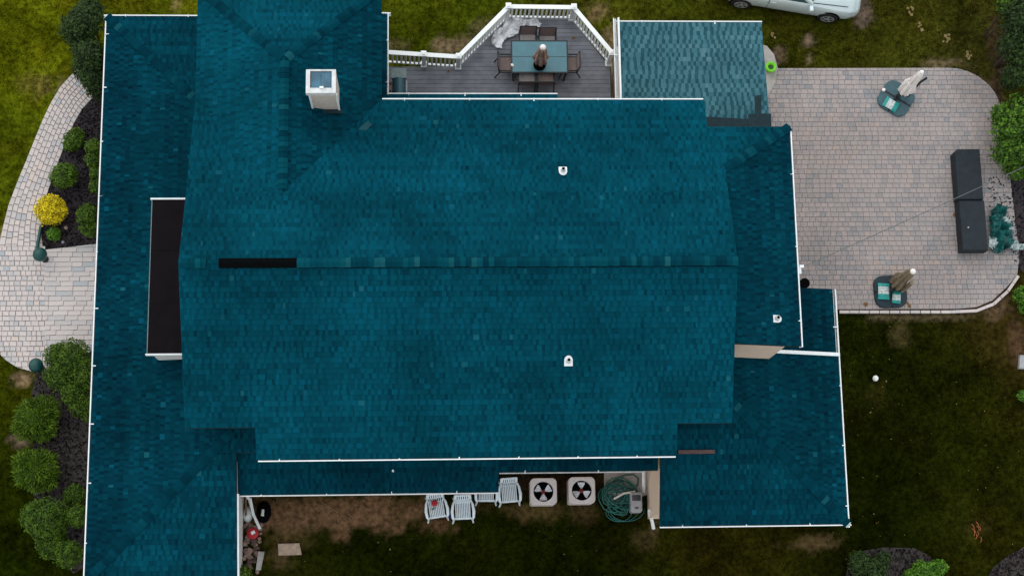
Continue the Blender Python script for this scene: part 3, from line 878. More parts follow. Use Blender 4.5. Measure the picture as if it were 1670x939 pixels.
caps(ws, (XW, YW0, ZL), (xw + .6, YW0 + run + .6, pW.z(xw + .6, 0)), pW, pWS, 'hip_cap')
gutter((XW, YW1 + .02, ZL), (XW, YW0, ZL), (-1, 0), debris=False)
gutter((XW - .1, YW1, ZL), (-6.0, YW1, ZL), (0, 1), debris=False)
# --- flat roofed bay standing on the low west roof
bx0, bx1, by0, by1, bz = -7.72, xw, 6.93, 11.2, 4.3
bm_ = MB(); bm_.prism([(bx0 + .05, by0 + .05), (bx1, by0 + .05), (bx1, by1 - .05), (bx0 + .05, by1 - .05)], 2.9, bz - .1)
bay = part('bay', bm_, 'wall_white', house)
bm_ = MB(); bm_.prism([(bx0, by0), (bx1, by0), (bx1, by1), (bx0, by1)], bz - .1, bz); br = part('flat_roof', bm_, 'membrane', bay); br['label'] = 'dark rubber flat roof of the bay'
for yy in (by0 + 1.45, by0 + 2.9):
    bm_ = MB(); bm_.box(((bx0 + bx1) / 2, yy, bz + .004), (bx1 - bx0 - .02, .09, .010)); part('membrane_seam', bm_, 'membrane', bay)
for yy in (by0 - .022, by1 + .022):
    bm_ = MB(); bm_.box(((bx0 + bx1) / 2 - .02, yy, bz - .04), (bx1 - bx0 + .06, .045, .14)); part('edge_trim', bm_, 'white', bay)
bm_ = MB(); bm_.box((bx0 - .012, (by0 + by1) / 2, bz - .045), (.022, by1 - by0, .10)); part('edge_trim', bm_, 'cover_grey', bay)
# --- low south strip
pSS = Plane((0, 3.26, 2.7), (0, 1), .30)
ss = roof([[(XSW + .01, 3.26), (1.73, 3.26), (1.73, 4.7), (XSW + .01, 4.7)], [(1.73, 3.79), (6.16, 3.79), (6.16, 4.7), (1.73, 4.7)]], pSS, 'narrow low roof along the south wall', bias=-.12)  # shade below the main eave painted into the tone
gutter((XSW + .02, 3.26, 2.70), (1.73, 3.26, 2.70), (0, -1))
gutter((1.75, 3.79, 2.86), (5.82, 3.79, 2.86), (0, -1), m='white_dirty')
gutter((XA + .05, YS, ZE), (XB - .03, YS, ZE), (0, -1))
gutter((XCE + .02, YN, ZE), (XSTEP - .02, YN, ZE), (0, 1))
# --- south east block
XS0, YQ, XQ, ZQ = 6.17, 2.26, 11.42, 2.8
pQS = Plane((0, YQ, ZQ), (0, 1), .33); pQE = Plane((XQ, 0, ZQ), (-1, 0), .33); xwe = XR - .35; YQN = 6.97
hx, hy = xwe, YQ + (XQ - xwe)
qs = roof([[(XS0, YQ), (XQ, YQ), (XQ - (ywall - YQ), ywall), (XS0, ywall)], [(xwe, ywall), (XQ - (ywall - YQ), ywall), (hx, hy)]], pQS, 'low south east roof', bias=-.09)
qe = roof([[(XQ, YQ), (XQ, YQN), (xwe, YQN), (hx, hy)]], pQE, 'east side of the low south east roof', bias=-.13)  # both low south east slopes darkened as painted shade
caps(qe, (XQ, YQ, ZQ), (hx, hy, pQE.z(hx, 0)), pQE, pQS, 'hip_cap')
gutter((XS0, YQ, ZQ), (XQ + .1, YQ, ZQ), (0, -1)); gutter((XQ, YQ - .1, ZQ), (XQ, 8.9, ZQ), (1, 0))
tm = MB(); A_, B_ = Vector((9.28, YQN + .03, pQE.z(9.28, 0))), Vector((XQ + .05, YQN + .03, ZQ))
tm.extrude_profile(A_, B_, (0, 1), [(-.04, -.16), (-.04, .035), (.06, .035), (.06, -.16)]); part('rake_trim', tm, 'white', house)
pQ2 = Plane((XQ, 0, 2.74), (-1, 0), .2)
roof([[(XQ, YQN + .1), (XQ, 8.92), (9.2, 8.92), (9.2, YQN + .1)]], pQ2, 'small low roof beside the patio', bias=-.18)  # tone darkened in place of shade from the higher roofs
fl = MB(); q0 = pQS.at(1106, 737); q1 = pQS.at(1165, 736); fl.box(((q0.x + q1.x) / 2, q0.y, q0.z + .05), (q1.x - q0.x, .10, .07)); fb = part('bare_board', fl, 'brownwood', qs); fb['label'] = 'bare brown board left on the roof'
# --- low shed roof at the back
pB = Plane((0, 16.93, 2.9), (0, -1), .14); XB0, XB1 = 5.42, 9.68
bk = roof([[(XB0, 16.93), (XB1, 16.93), (XB1, 12.6), (XB0, 12.6)]], pB, 'paler weathered low roof behind the house', 'shingle_old', light=(.07, .16), dark=(.06, .11), contrast=.8, teeth=(.14, .64))
gutter((XB0 - .05, 16.93, 2.9), (XB1 + .02, 16.93, 2.9), (0, 1))
tm = MB(); tm.box((XB0 - .02, 15.0, pB.z(0, 15.0) + .0), (.05, 3.9, .14)); rt = part('rake_trim', tm, 'white', house)
gutter((XB0 - .10, 13.5, 2.98), (XB0 - .10, 17.03, 2.98), (-1, 0), debris=False, hang=5)
fl = MB()
def flash(pxs, lift=.035):
    pts = [pB.at(*p) for p in pxs]; fl.add([(p.x, p.y, p.z + lift) for p in pts] + [(p.x, p.y, p.z) for p in pts], [(3, 2, 1, 0), (0, 1, 5, 4), (1, 2, 6, 5), (2, 3, 7, 6), (3, 0, 4, 7)])
flash([(1150, 191), (1220, 195), (1220, 212), (1150, 212)]); flash([(1220, 187), (1257, 186), (1258, 212), (1220, 212)], .04); flash([(1231, 157), (1241, 156), (1241, 190), (1231, 190)], .045)
o = part('flashing_strip', fl, 'felt', bk); o['label'] = 'dark uncovered felt strip on the pale roof'
# --- skirt roofs over the deck doors
pK1 = Plane((-1.36, 0, 3.0), (-1, 0), .3); roof([[(-1.36, 14.62), (-1.36, 17.12), (-2.1, 17.12), (-2.1, 14.62)]], pK1, 'narrow low roof beside the deck')
gutter((-1.36, 14.60, 3.0), (-1.36, 17.14, 3.0), (1, 0), debris=False, hang=.9); gutter((-1.9, 17.12, 3.0), (-1.25, 17.12, 3.0), (0, 1), debris=False, hang=3)
pK2 = Plane((0, 14.66, 3.0), (0, -1), .3); roof([[(-1.5, 14.66), (3.58, 14.66), (3.58, 13.2), (-1.5, 13.2)]], pK2, 'narrow low roof above the deck')
gutter((-1.30, 14.66, 3.0), (3.58, 14.66, 3.0), (0, 1), debris=False)


# --- walls
def wall_part(poly, z0, zt, m, label=None):
    b_ = MB(); b_.prism(poly, z0, zt); o_ = part('wall', b_, m, house)
    if label: o_['label'] = label
    return o_


def gable_body(x0, x1, y0, y1, plz, z0, m, n=24):
    """walls under a roof: the top follows plz(x, y)"""
    b_ = MB(); ring = []
    for i in range(n): ring.append((x0 + (x1 - x0) * i / n, y0))
    for i in range(n): ring.append((x1, y0 + (y1 - y0) * i / n))
    for i in range(n): ring.append((x1 - (x1 - x0) * i / n, y1))
    for i in range(n): ring.append((x0, y1 - (y1 - y0) * i / n))
    k = len(ring); vs_ = [(x, y, z0) for x, y in ring] + [(x, y, plz(x, y) - .16) for x, y in ring]
    b_.add(vs_, [(i, (i + 1) % k, k + (i + 1) % k, k + i) for i in range(k)])
    return part('wall', b_, m, house)


gable_body(XL + .34, XR - .34, YSM + .36, YN - .42, lambda x, y: min(pS.z(x, y), pN.z(x, y)), -.1, 'taupe')
gable_body(XA + .2, XB - .2, YS + .34, YSM + .5, lambda x, y: pS.z(x, y), 2.4, 'taupe')
gable_body(XA + .3, XB - .3, YS + .46, YSM + .6, lambda x, y: 3.0, -.1, 'beige')
gable_body(XCW + .35, XCE - .35, YN - 2, YCN - .35, lambda x, y: min(pCW.z(x, y), pCE.z(x, y), pCN.z(x, y)), -.1, 'taupe')
gable_body(XR - .5, XE - .38, YE0 + .03, YE - .3, lambda x, y: min(pE.z(x, y), pN.z(x, y)), -.1, 'beige')
gable_body(XW + .45, xw + .2, YW0 + .4, YW1 - .4, lambda x, y: min(pW.z(x, y), pWN.z(x, y), pWS.z(x, y)), -.1, 'wall_white')
gable_body(-7.0, XSW - .16, YW0 + .4, YSW - .1, lambda x, y: pWS.z(x, y), -.1, 'wall_white')
gable_body(-6.3, XA + .3, YSW + .06, ywall + .2, lambda x, y: pWS.z(x, y), 2.6, 'beige')
gable_body(XS0 + .05, XQ - .4, YQ + .36, YQN - .1, lambda x, y: min(pQS.z(x, y), pQE.z(x, y)), -.1, 'beige')
gable_body(9.0, XQ - .4, YQN - .2, 8.75, lambda x, y: pQ2.z(x, y), -.1, 'beige')
gable_body(XB0 + .1, XB1 - .25, 12.6, 16.6, lambda x, y: pB.z(x, y), -.1, 'beige')
# fascia on the white south west rake and the corner of the east block
fm = MB(); fm.extrude_profile((XSW + .012, YW0, pWS.z(0, YW0)), (XSW + .012, 3.27, pWS.z(0, 3.27)), (1, 0), [(0, -.22), (0, -.02), (.045, -.02), (.045, -.22)]); part('rake_trim', fm, 'white', house)


# --- chimney
def chimney():
    zb = 5.5; zt = 7.42
    p = [U(512, 181, 6.0), U(553, 182, 6.0)]
    x0, x1 = p[0].x + .0, p[1].x; y0 = p[0].y; y1 = y0 + .62
    b_ = MB(); b_.prism([(x0, y0), (x1, y0), (x1, y1), (x0, y1)], zb, zt); ch = part('chimney', b_, 'chimney', house); ch['label'] = 'beige chimney with a pale metal cap'
    for xx in (x0 - .012, x1 + .012):
        b_ = MB(); b_.box((xx, y0 - .01, (zb + zt) / 2 + .0), (.05, .05, zt - zb)); part('corner_trim', b_, 'white', ch)
    q0, q1 = U(499, 113.5, 7.6), U(547.5, 152, 7.6)
    cx, cy = (q0.x + q1.x) / 2, (q0.y + q1.y) / 2; w, d = q1.x - q0.x, q0.y - q1.y
    b_ = MB(); o_ = [(-w / 2, -d / 2), (w / 2, -d / 2), (w / 2, d / 2), (-w / 2, d / 2)]; k = .72
    i_ = [(a * k + .0, b * k + .05) for a, b in o_]
    vs_ = [(cx + a, cy + b, 7.40) for a, b in o_] + [(cx + a, cy + b, 7.6) for a, b in o_] + [(cx + a, cy + b, 7.6) for a, b in i_] + [(cx + a, cy + b, 7.54) for a, b in i_]
    fs = []
    for a in range(4):
        c = (a + 1) % 4; fs += [(a, c, 4 + c, 4 + a), (4 + a, 4 + c, 8 + c, 8 + a), (8 + a, 8 + c, 12 + c, 12 + a)]
    fs += [(3, 2, 1, 0)]
    b_.add(vs_, fs); part('chimney_cap', b_, 'chim_metal', ch)
    for s in (-1, 1):
        b_ = MB(); b_.box((cx + s * w * .17, cy + .05, 7.535), (w * .33, d * .68, .03)); part('flue_pan', b_, 'flue', ch)
    b_ = MB(); b_.box((cx + .02, cy - d * .27, 7.615), (.10, .05, .05)); part('bracket', b_, 'white', ch)
    # dark flashing saddle at the foot, put in for contact shadow
    b_ = MB(); b_.box(((x0 + x1) / 2, y0 - .06, pCE.z((x0 + x1) / 2, y0) + .02), (.86, .10, .05)); part('flashing_strip', b_, 'felt', ch)


chimney()


# --- vent pipes
def vent(pl, px, py, r=.10, rz=0.0, small=False):
    q = pl.at(px, py); b_ = MB()
    if small:
        b_.tube([q + Vector((0, 0, -.05)), q + Vector((0, 0, .22))], .03, 8); part('vent_pipe', b_, 'white', house, smooth=False); return
    ca, sa = math.cos(rz), math.sin(rz)
    n = 14; ring = []
    shape = [(-r * 1.1, -r * 1.2), (r * 1.1, -r * 1.2), (r * 1.1, .02)] + [(r * 1.1 * math.cos(a), r * 1.2 * math.sin(a) + .02) for a in np.linspace(.25, PI - .25, 8)] + [(-r * 1.1, .02)]
    pts = [(q.x + a * ca - b * sa, q.y + a * sa + b * ca) for a, b in shape]
    vs_ = [(x, y, pl.z(x, y) + .035) for x, y in pts] + [(x, y, pl.z(x, y)) for x, y in pts]; k = len(pts)
    b_.add(vs_, [tuple(range(k))] + [(k + i, k + (i + 1) % k, (i + 1) % k, i) for i in range(k)]); v = part('vent_boot', b_, 'white', house)
    c = MB(); c.lathe((q.x, q.y + .01, q.z), [(.075, .0), (.055, .12), (.055, .2), (.042, .2), (.042, .1)], 14); part('vent_pipe', c, 'white_dirty', v)
    c = MB(); c.lathe((q.x, q.y + .01, q.z + .1), [(.045, 0), (.045, .085)], 12); part('pipe_opening', c, 'black', v)


vent(pN, 918, 279, .10, PI); vent(pS, 927, 589, .10, 0); vent(pE, 1267, 520, .09, -PI / 2); vent(pSS, 641, 768, small=True)


def downspout(name, pts, m='white', r=.045):
    b_ = MB(); b_.tube(pts, r, 4); return part(name, b_, m, house)


q = [U(407, 812, 2.4), U(407, 812, .35), U(413, 838, .16), U(424, 862, .10)]
downspout('downspout', [q[0] + Vector((-.05, .02, 0)), q[1], q[2], q[3]], r=.055)
q = [U(1059, 832, .9), U(1060, 840, .35), U(1063, 848, .16), U(1066, 862, .07)]
downspout('downspout', q, r=.05)
b_ = MB(); q = U(1303, 441, 5.6); b_.box((q.x, q.y, q.z), (.10, .20, .12)); b_.box((q.x + .06, q.y + .1, q.z + .05), (.12, .07, .07)); part('cable_bracket', b_, 'white', house)

# ------------------------------------------------------------------ deck
DZ = .8
deck = thing('deck', (2.0, 15.2, 0), 'grey board deck with white railing behind the house', 'deck')
dp = [(-1.38, 16.42), (.74, 16.28), (2.26, 17.88), (4.24, 17.86), (5.40, 16.36)]
mid = [(-1.38, 13.2), (5.40, 13.2), (5.40, 16.36), (.74, 16.28), (-1.38, 16.42)]
fr = MB(); fr.prism([(-1.36, 13.2), (5.38, 13.2), (5.38, 16.2), (.8, 16.2), (-1.36, 16.3)], DZ - .25, DZ - .04); fr.prism([(.8, 16.2), (5.3, 16.2), (4.2, 17.75), (2.3, 17.75)], DZ - .25, DZ - .045); part('deck_frame', fr, 'darkmetal', deck)
for gx, gy in ((.74, 16.2), (2.3, 17.7), (4.2, 17.7), (5.3, 16.3), (-1.3, 16.3)):
    f_ = MB(); f_.box((gx, gy, DZ / 2 - .15), (.12, .12, DZ - .2)); part('deck_post', f_, 'stick', deck)
y = 13.3; bw = .137
while y < 17.86:
    rect = [(-1.5, y), (5.6, y), (5.6, y + bw - .008), (-1.5, y + bw - .008)]
    if y + bw < 16.34: poly = clip(rect, half_planes([(-1.38, 13.2), (5.40, 13.2), (5.40, 16.4), (-1.38, 16.42)]))
    else: poly = clip(rect, half_planes([(.74, 16.28), (5.40, 16.28), (4.24, 17.86), (2.26, 17.88)]))
    if len(poly) >= 3 and area(poly) > .02:
        f_ = MB(); f_.prism(poly, DZ - .035, DZ + random.uniform(-.002, .002), .004); part('board', f_, 'deckboard', deck)
    y += bw
bal_me = MB(); bal_me.box((0, 0, .39), (.055, .055, .78)); bal_me = bal_me.mesh('baluster', 'rail')
post_b = MB(); post_b.box((0, 0, .5), (.125, .125, 1.0)); post_b.box((0, 0, 1.015), (.17, .17, .03)); post_b.box((0, 0, 1.045), (.14, .14, .03), taper=.4); post_b.box((0, 0, .05), (.19, .19, .10))
post_me = post_b.mesh('railing_post', 'rail'); off = deck.location


def rail_run(A, B, posts=()):
    A = Vector((*A, 0)); B = Vector((*B, 0)); d = B - A; L = d.length; t = d / L; ang = math.atan2(t.y, t.x); c = (A + B) / 2
    b_ = MB(); b_.box((c.x, c.y, DZ + .93), (L, .13, .045), ang); b_.box((c.x, c.y, DZ + .885), (L, .05, .05), ang)
    r_ = part('railing', b_, 'rail', deck)
    b_ = MB(); b_.box((c.x, c.y, DZ + .11), (L, .06, .06), ang); part('bottom_rail', b_, 'rail', r_)
    n = int(L / .127)
    for i in range(1, n):
        P = A + t * (L * i / n); link('baluster', bal_me, r_, (P.x - off.x, P.y - off.y, DZ + .12), (0, 0, ang))


for a, b in zip(dp[:-1], dp[1:]): rail_run(a, b)
for px_, py_ in dp[1:4] + [(5.34, 16.40), (-.30, 16.35)]:
    link('railing_post', post_me, deck, (px_ - off.x, py_ - off.y, DZ))

# ------------------------------------------------------------------ deck furniture
def dining_table():
    a, b = U(833, 66, DZ + .73), U(927, 119.5, DZ + .73); cx, cy = (a.x + b.x) / 2, (a.y + b.y) / 2; w, d = b.x - a.x, a.y - b.y
    t = thing('dining_table', (cx, cy, DZ), 'rectangular glass topped patio table on the deck', 'table')
    b_ = MB(); b_.box((cx, cy, DZ + .725), (w - .05, d - .05, .014)); gl = part('table_top', b_, 'glass_table', t)
    b_ = MB(); b_.box((cx, cy, DZ + .734), (w - .06, .012, .006)); part('seam', b_, 'darkmetal', gl)
    b_ = MB()
    for s in (-1, 1): b_.box((cx, cy + s * (d / 2 - .02), DZ + .715), (w, .04, .045)); b_.box((cx + s * (w / 2 - .02), cy, DZ + .715), (.04, d - .08, .044))
    part('table_frame', b_, 'darkmetal', t)
    for sx in (-1, 1):
        for sy in (-1, 1):
            b_ = MB(); b_.tube([(cx + sx * (w / 2 - .05), cy + sy * (d / 2 - .05), DZ + .70), (cx + sx * (w / 2 - .09), cy + sy * (d / 2 - .02), DZ)], .028, 6); part('leg', b_, 'darkmetal', t)
    return cx, cy, w, d


TCX, TCY, TW, TD = dining_table()


def sling_chair(pale):
    """faces +y; origin on the deck under the seat centre"""
    t = thing('patio_chair', (0, 0, DZ), 'x', 'chair', 'sling chairs round the deck table')
    m = 'sling_pale' if pale else 'sling'
    b_ = MB(); b_.box((0, .02, .43), (.46, .48, .03)); part('seat', b_, m, t, world_coords=False)
    b_ = MB(); w = .23; b_.add([(-w, -.20, .45), (w, -.20, .45), (w, -.27, .92), (-w, -.27, .92), (-w, -.225, .45), (w, -.225, .45), (w, -.295, .92), (-w, -.295, .92)], [(0, 1, 2, 3), (7, 6, 5, 4), (0, 4, 5, 1), (1, 5, 6, 2), (2, 6, 7, 3), (3, 7, 4, 0)]); part('backrest', b_, 'sling', t, world_coords=False)
    for s in (-1, 1):
        b_ = MB(); b_.tube([(s * .26, .27, .0), (s * .26, .25, .62), (s * .26, -.22, .64)], .022, 6); part('arm', b_, 'darkmetal', t, world_coords=False)
        b_ = MB(); b_.tube([(s * .255, -.36, 0), (s * .25, -.22, .42), (s * .25, -.28, .93)], .02, 6); part('leg', b_, 'darkmetal', t, world_coords=False)
        b_ = MB(); b_.tube([(s * .25, -.25, .43), (s * .25, .26, .43)], .018, 6); part('seat_rail', b_, 'darkmetal', t, world_coords=False)
    b_ = MB(); b_.tube([(-.25, -.285, .93), (.25, -.285, .93)], .02, 6); part('top_bar', b_, 'darkmetal', t, world_coords=False)
    return t


ZB = DZ + .92
def seat_at(px, py, rz, label, pale=False):
    q = U(px, py, ZB); c = sling_chair(pale); back = Vector((-math.sin(rz) * -.285, math.cos(rz) * -.285, 0))
    c.location = (q.x - back.x, q.y - back.y, DZ); c.rotation_euler = (0, 0, rz); c['label'] = label


seat_at(862, 43.5, PI, 'brown sling chair north of the deck table, nearer the crumpled sheet', True)
seat_at(894, 45.5, PI, 'brown sling chair north of the deck table, farther from the crumpled sheet', True)
seat_at(861, 134, 0.0, 'sling chair south of the deck table, left of the pair', True)
seat_at(892, 134, 0.0, 'sling chair south of the deck table, right of the pair')
seat_at(812, 97, -PI / 2, 'brown sling chair at the west end of the deck table')
seat_at(946, 97, PI / 2, 'brown sling chair at the east end of the deck table')


def closed_umbrella(name, x, y, z0, zlow, ztop, rlow, rtop, m, label, basefn=None, lobes=7, lean=(0, 0), tail=.0):
    t = thing(name, (x, y, z0), label, 'umbrella')
    b_ = MB(); b_.tube([(x, y, z0), (x + lean[0], y + lean[1], ztop + .05)], .022, 8); part('pole', b_, 'darkmetal', t)
    b_ = MB(); n = 42; prof = []; K = 12
    for i in range(K + 1):
        f = i / K; r = rlow * (1 - f) ** .8 + rtop * f; r *= 1 + .10 * math.sin(f * 9)
        prof.append((f, r))
    vs_ = []; fs = []
    for i, (f, r) in enumerate(prof):
        for k in range(n):
            a = 2 * PI * k / n; fold = 1 + .30 * math.sin(lobes * a + f * 2.5) * (1 - f * .6) + .10 * math.sin(13 * a + 5 * f)
            zz = zlow + (ztop - zlow) * f + (.10 * math.sin(lobes * a) + tail * math.cos(a)) * (1 - f) ** 2
            vs_.append((x + lean[0] * f + r * fold * math.cos(a), y + lean[1] * f + r * fold * math.sin(a), zz))
    for i in range(K):
        for k in range(n):
            k2 = (k + 1) % n; fs.append((i * n + k, i * n + k2, (i + 1) * n + k2, (i + 1) * n + k))
    fs.append(tuple(range(K * n, K * n + n))); b_.add(vs_, fs); cn_ = part('canopy', b_, m, t, smooth=True)
    b_ = MB(); b_.lathe((x + lean[0] * .45, y + lean[1] * .45, zlow + (ztop - zlow) * .42), [(rlow * .75, -.03), (rlow * .8, 0), (rlow * .75, .03)], 20); part('strap', b_, m, cn_)
    b_ = MB(); b_.lathe((x + lean[0], y + lean[1], ztop), [(rtop * 1.1, -.02), (rtop * 1.25, .03), (rtop * .9, .08), (.02, .10)], 14); part('finial', b_, 'umb_white', t, smooth=True)
    return t


q = U(880, 106, DZ + .74)
closed_umbrella('closed_umbrella', q.x, q.y, DZ, DZ + 1.15, DZ + 2.2, .19, .075, 'umb_beige', 'small folded beige umbrella standing in the middle of the glass table')
b_ = MB(); b_.lathe((q.x, q.y, DZ + .735), [(.19, 0), (.19, .05), (.12, .10), (.05, .16)], 20); solo('umbrella_ring', b_, 'black', 'black umbrella weight on the glass table under the beige umbrella', 'weight', smooth=True)
b_ = MB(); g = U(836, 107.5, DZ + .75); b_.box((g.x, g.y, DZ + .75), (.07, .05, .03), .4); b_.lathe((g.x - .02, g.y + .02, DZ + .735), [(.03, 0), (.035, .05), (.02, .06)], 10); solo('napkin', b_, 'umb_white', 'tiny white crumpled item on the table corner', 'napkin')


def crumple(poly, z0, amp, seed, res=.035, freq=3.2, holes=0.0):
    xs = [p[0] for p in poly]; ys = [p[1] for p in poly]
    nx = int((max(xs) - min(xs)) / res) + 1; ny = int((max(ys) - min(ys)) / res) + 1
    gx, gy = np.meshgrid(min(xs) + np.arange(nx) * res, min(ys) + np.arange(ny) * res)
    ok = inside(poly, gx, gy); b_ = MB(); idx = -np.ones(gx.shape, int)
    for j in range(ny):
        for i in range(nx):
            if not ok[j, i]: continue
            p = Vector((gx[j, i] * freq + seed, gy[j, i] * freq, seed * .3)); h = 1 - abs(mnoise.noise(p)) * 2.2; h += .45 * (1 - abs(mnoise.noise(p * 2.7)) * 2)
            if holes and mnoise.noise(p * .9 + Vector((5, 2, 1))) > 1 - holes: continue
            jx, jy = mnoise.noise(p * 1.7) * .05, mnoise.noise(p * 1.9 + Vector((3, 3, 3))) * .05
            idx[j, i] = len(b_.v); b_.v.append((gx[j, i] + jx, gy[j, i] + jy, z0 + max(.008, h * amp)))
    for j in range(ny - 1):
        for i in range(nx - 1):
            c = [idx[j, i], idx[j, i + 1], idx[j + 1, i + 1], idx[j + 1, i]]
            if min(c) >= 0: b_.f.append(tuple(c)); b_.t.append(.5)
    return b_


tp = P2([(800, 64), (806, 52), (818, 44), (824, 34), (836, 28), (850, 26), (860, 32), (878, 30), (884, 36), (880, 46), (872, 44), (858, 40), (850, 46), (846, 56), (834, 60), (824, 66), (818, 78), (810, 80), (802, 74)], DZ + .1)
solo('plastic_sheet', crumple(tp, DZ + .005, .12, 3.0, holes=.18), 'tarp', 'crumpled clear plastic sheet heaped in the deck corner', 'plastic sheet')


def grill():
    a = U(650, 140, DZ + .9); t = thing('gas_grill', (a.x, a.y, DZ), 'small grill with pale side shelf in the deck corner by the gutter', 'grill')
    x, y = a.x, a.y
    b_ = MB(); b_.box((x, y, DZ + .38), (.36, .5, .62)); part('cart', b_, 'darkmetal', t)
    b_ = MB(); n = 10; vs_ = []
    for s in (-1, 1):
        for i in range(n + 1):
            an = PI * i / n; vs_.append((x + .19 * math.cos(an), y + s * .26, DZ + .70 + .22 * math.sin(an)))
    fs = [(i, i + 1, n + 2 + i, n + 1 + i) for i in range(n)] + [tuple(range(n + 1)), tuple(range(2 * n + 1, n, -1)), (0, n + 1, 2 * n + 1, n)]
    b_.add(vs_, fs); h_ = part('hood', b_, 'grill_teal', t)
    b_ = MB(); b_.tube([(x + .2, y - .2, DZ + .78), (x + .24, y - .2, DZ + .8), (x + .24, y + .2, DZ + .8), (x + .2, y + .2, DZ + .78)], .012, 6); part('handle', b_, 'rim', h_)
    q0, q1 = U(637, 111, DZ + .86), U(663, 128, DZ + .86)
    b_ = MB(); b_.prism([(q0.x, q1.y), (q1.x, q1.y), (q1.x, q0.y), (q0.x, q0.y)], DZ + .80, DZ + .86, .015); part('side_shelf', b_, 'cover_grey', t)
    b_ = MB(); b_.box((x - .24, y - .02, DZ + .66), (.12, .42, .05)); part('side_shelf', b_, 'sling', t)
    for s in (-1, 1):
        b_ = MB(); b_.lathe((0, 0, 0), [(.09, -.02), (.09, .02)], 14); b_.v = [(x + p[0], y + s * .2 + p[2], DZ + .09 + p[1]) for p in b_.v]; part('wheel', b_, 'tyre', t)
        b_ = MB(); b_.lathe((x - .25, y + .02 + s * .12, DZ + .69), [(.03, 0), (.025, .04)], 10); part('knob', b_, 'redhub' if s > 0 else 'black', t)


grill()

# ------------------------------------------------------------------ patio things
def bag(x, y, z, w, d, rz, label, mirror=1):
    t = thing('sand_bag', (x, y, z), label, 'sand bag', 'printed sand bags on the umbrella bases', rz)
    def pillow(w_, d_, y0, h):
        b_ = MB(); n = 8; vs_ = []
        for side in (1, -1):
            for j in range(n + 1):
                for i in range(n + 1):
                    a, b = i / n * 2 - 1, j / n * 2 - 1; e = max(0, (1 - a ** 4) * (1 - (((y0 + b * d_ / 2) / (d / 2)) ** 4)))
                    pin = 1 - .06 * (1 - abs((y0 + b * d_ / 2) / (d / 2))) * abs(a)
                    vs_.append((a * w_ / 2 * pin, y0 + b * d_ / 2, max(0, .012 + h * .5 + side * h * .5 * e ** .6)))
        fs = []; m_ = (n + 1) ** 2
        for j in range(n):
            for i in range(n):
                k = j * (n + 1) + i; fs.append((k, k + 1, k + n + 2, k + n + 1)); fs.append((m_ + k + n + 1, m_ + k + n + 2, m_ + k + 1, m_ + k))
        b_.add(vs_, fs); return b_
    part('sack', pillow(w, d, 0, .10), 'bag_teal', t, smooth=True, world_coords=False)
    pr = pillow(w * .98, d * .46, mirror * d * .05, .108); part('printed_panel', pr, 'bag_print', t, smooth=True, world_coords=False)
    return t


def quad_base(name, cx, cy, size, rz, m, label):
    """four rounded weights set round a cross, the foot of a cantilever parasol"""
    t = thing(name, (cx, cy, .04), label, 'parasol stand', None, rz)
    h = size / 2; r = size * .30; g = .012
    for k in range(4):
        a0 = k * PI / 2; pts = [(g, g), (h, g)]
        for i in range(7):
            a = i / 6 * PI / 2; pts.append((h - r + r * math.cos(a), h - r + r * math.sin(a)))
        pts.append((g, h))
        rot = [(x * math.cos(a0) - y * math.sin(a0), x * math.sin(a0) + y * math.cos(a0)) for x, y in pts]
        b_ = MB(); b_.prism(rot, 0, .10, .02); part('weight', b_, m, t, world_coords=False)
    b_ = MB(); b_.box((0, 0, .055), (size * .9, .07, .09)); b_.box((0, 0, .054), (.07, size * .9, .088)); b_.lathe((0, 0, .0), [(.09, .0), (.09, .16), (.06, .18), (.06, .4)], 14); part('cross_foot', b_, 'darkmetal', t, world_coords=False)
    return t


c = U(1462, 160, .14); quad_base('parasol_stand', c.x, c.y, 1.02, R(-33), 'base_grey', 'grey blue umbrella base with one printed sand bag, nearer the lawn')
d_ = U(1452, 336 / 939 * 0 + 168, .14); d_ = U(1453, 170.5, .2)
bag(d_.x, d_.y, .145, .34, .46, R(57), 'turquoise and white printed sand bag on the grey blue umbrella base')
u_ = U(1472, 153, .2); closed_umbrella('closed_umbrella', u_.x, u_.y, .16, .55, 2.15, .19, .055, 'umb_white', 'folded white umbrella standing on the grey blue base', tail=.12)
b_ = MB(); u2 = u_ + Vector((.16, -.08, 0)); b_.tube([(u2.x, u2.y, .2), (u2.x, u2.y, 1.5), (u2.x + .12, u2.y + .05, 1.75)], .035, 8); solo('umbrella_mast', b_, 'darkmetal', 'dark bent mast beside the folded white umbrella', 'mast')
b_ = MB(); u3 = U(1441.5, 146.5, .2); b_.lathe((u3.x, u3.y, .14), [(.05, 0), (.06, .05), (.03, .09)], 12); solo('crank_knob', b_, 'umb_white', 'small white knob on the corner of the grey blue base', 'knob', smooth=True)
c = U(1452.5, 475, .14); quad_base('parasol_stand', c.x, c.y, 1.0, R(2), 'base_dark', 'dark teal umbrella base with two sand bags by the patio edging')
p_ = U(1441, 475, .2); bag(p_.x, p_.y, .145, .36, .50, R(-4), 'larger turquoise sand bag, left one on the dark umbrella base')
p_ = U(1462, 484.5, .2); bag(p_.x, p_.y, .145, .27, .38, R(-8), 'smaller turquoise sand bag, right one on the dark umbrella base', -1)
u_ = U(1459, 464, .2); closed_umbrella('closed_umbrella', u_.x, u_.y, .16, .35, 2.05, .20, .07, 'umb_khaki', 'folded khaki umbrella standing on the dark teal base', tail=-.1)
b_ = MB(); u2 = u_ + Vector((.2, -.22, 0)); b_.tube([(u2.x, u2.y, .2), (u2.x - .05, u2.y + .02, 1.45)], [.05, .07], 8); solo('rolled_cover', b_, 'umb_khaki', 'second thin khaki roll beside the folded khaki umbrella', 'cover')


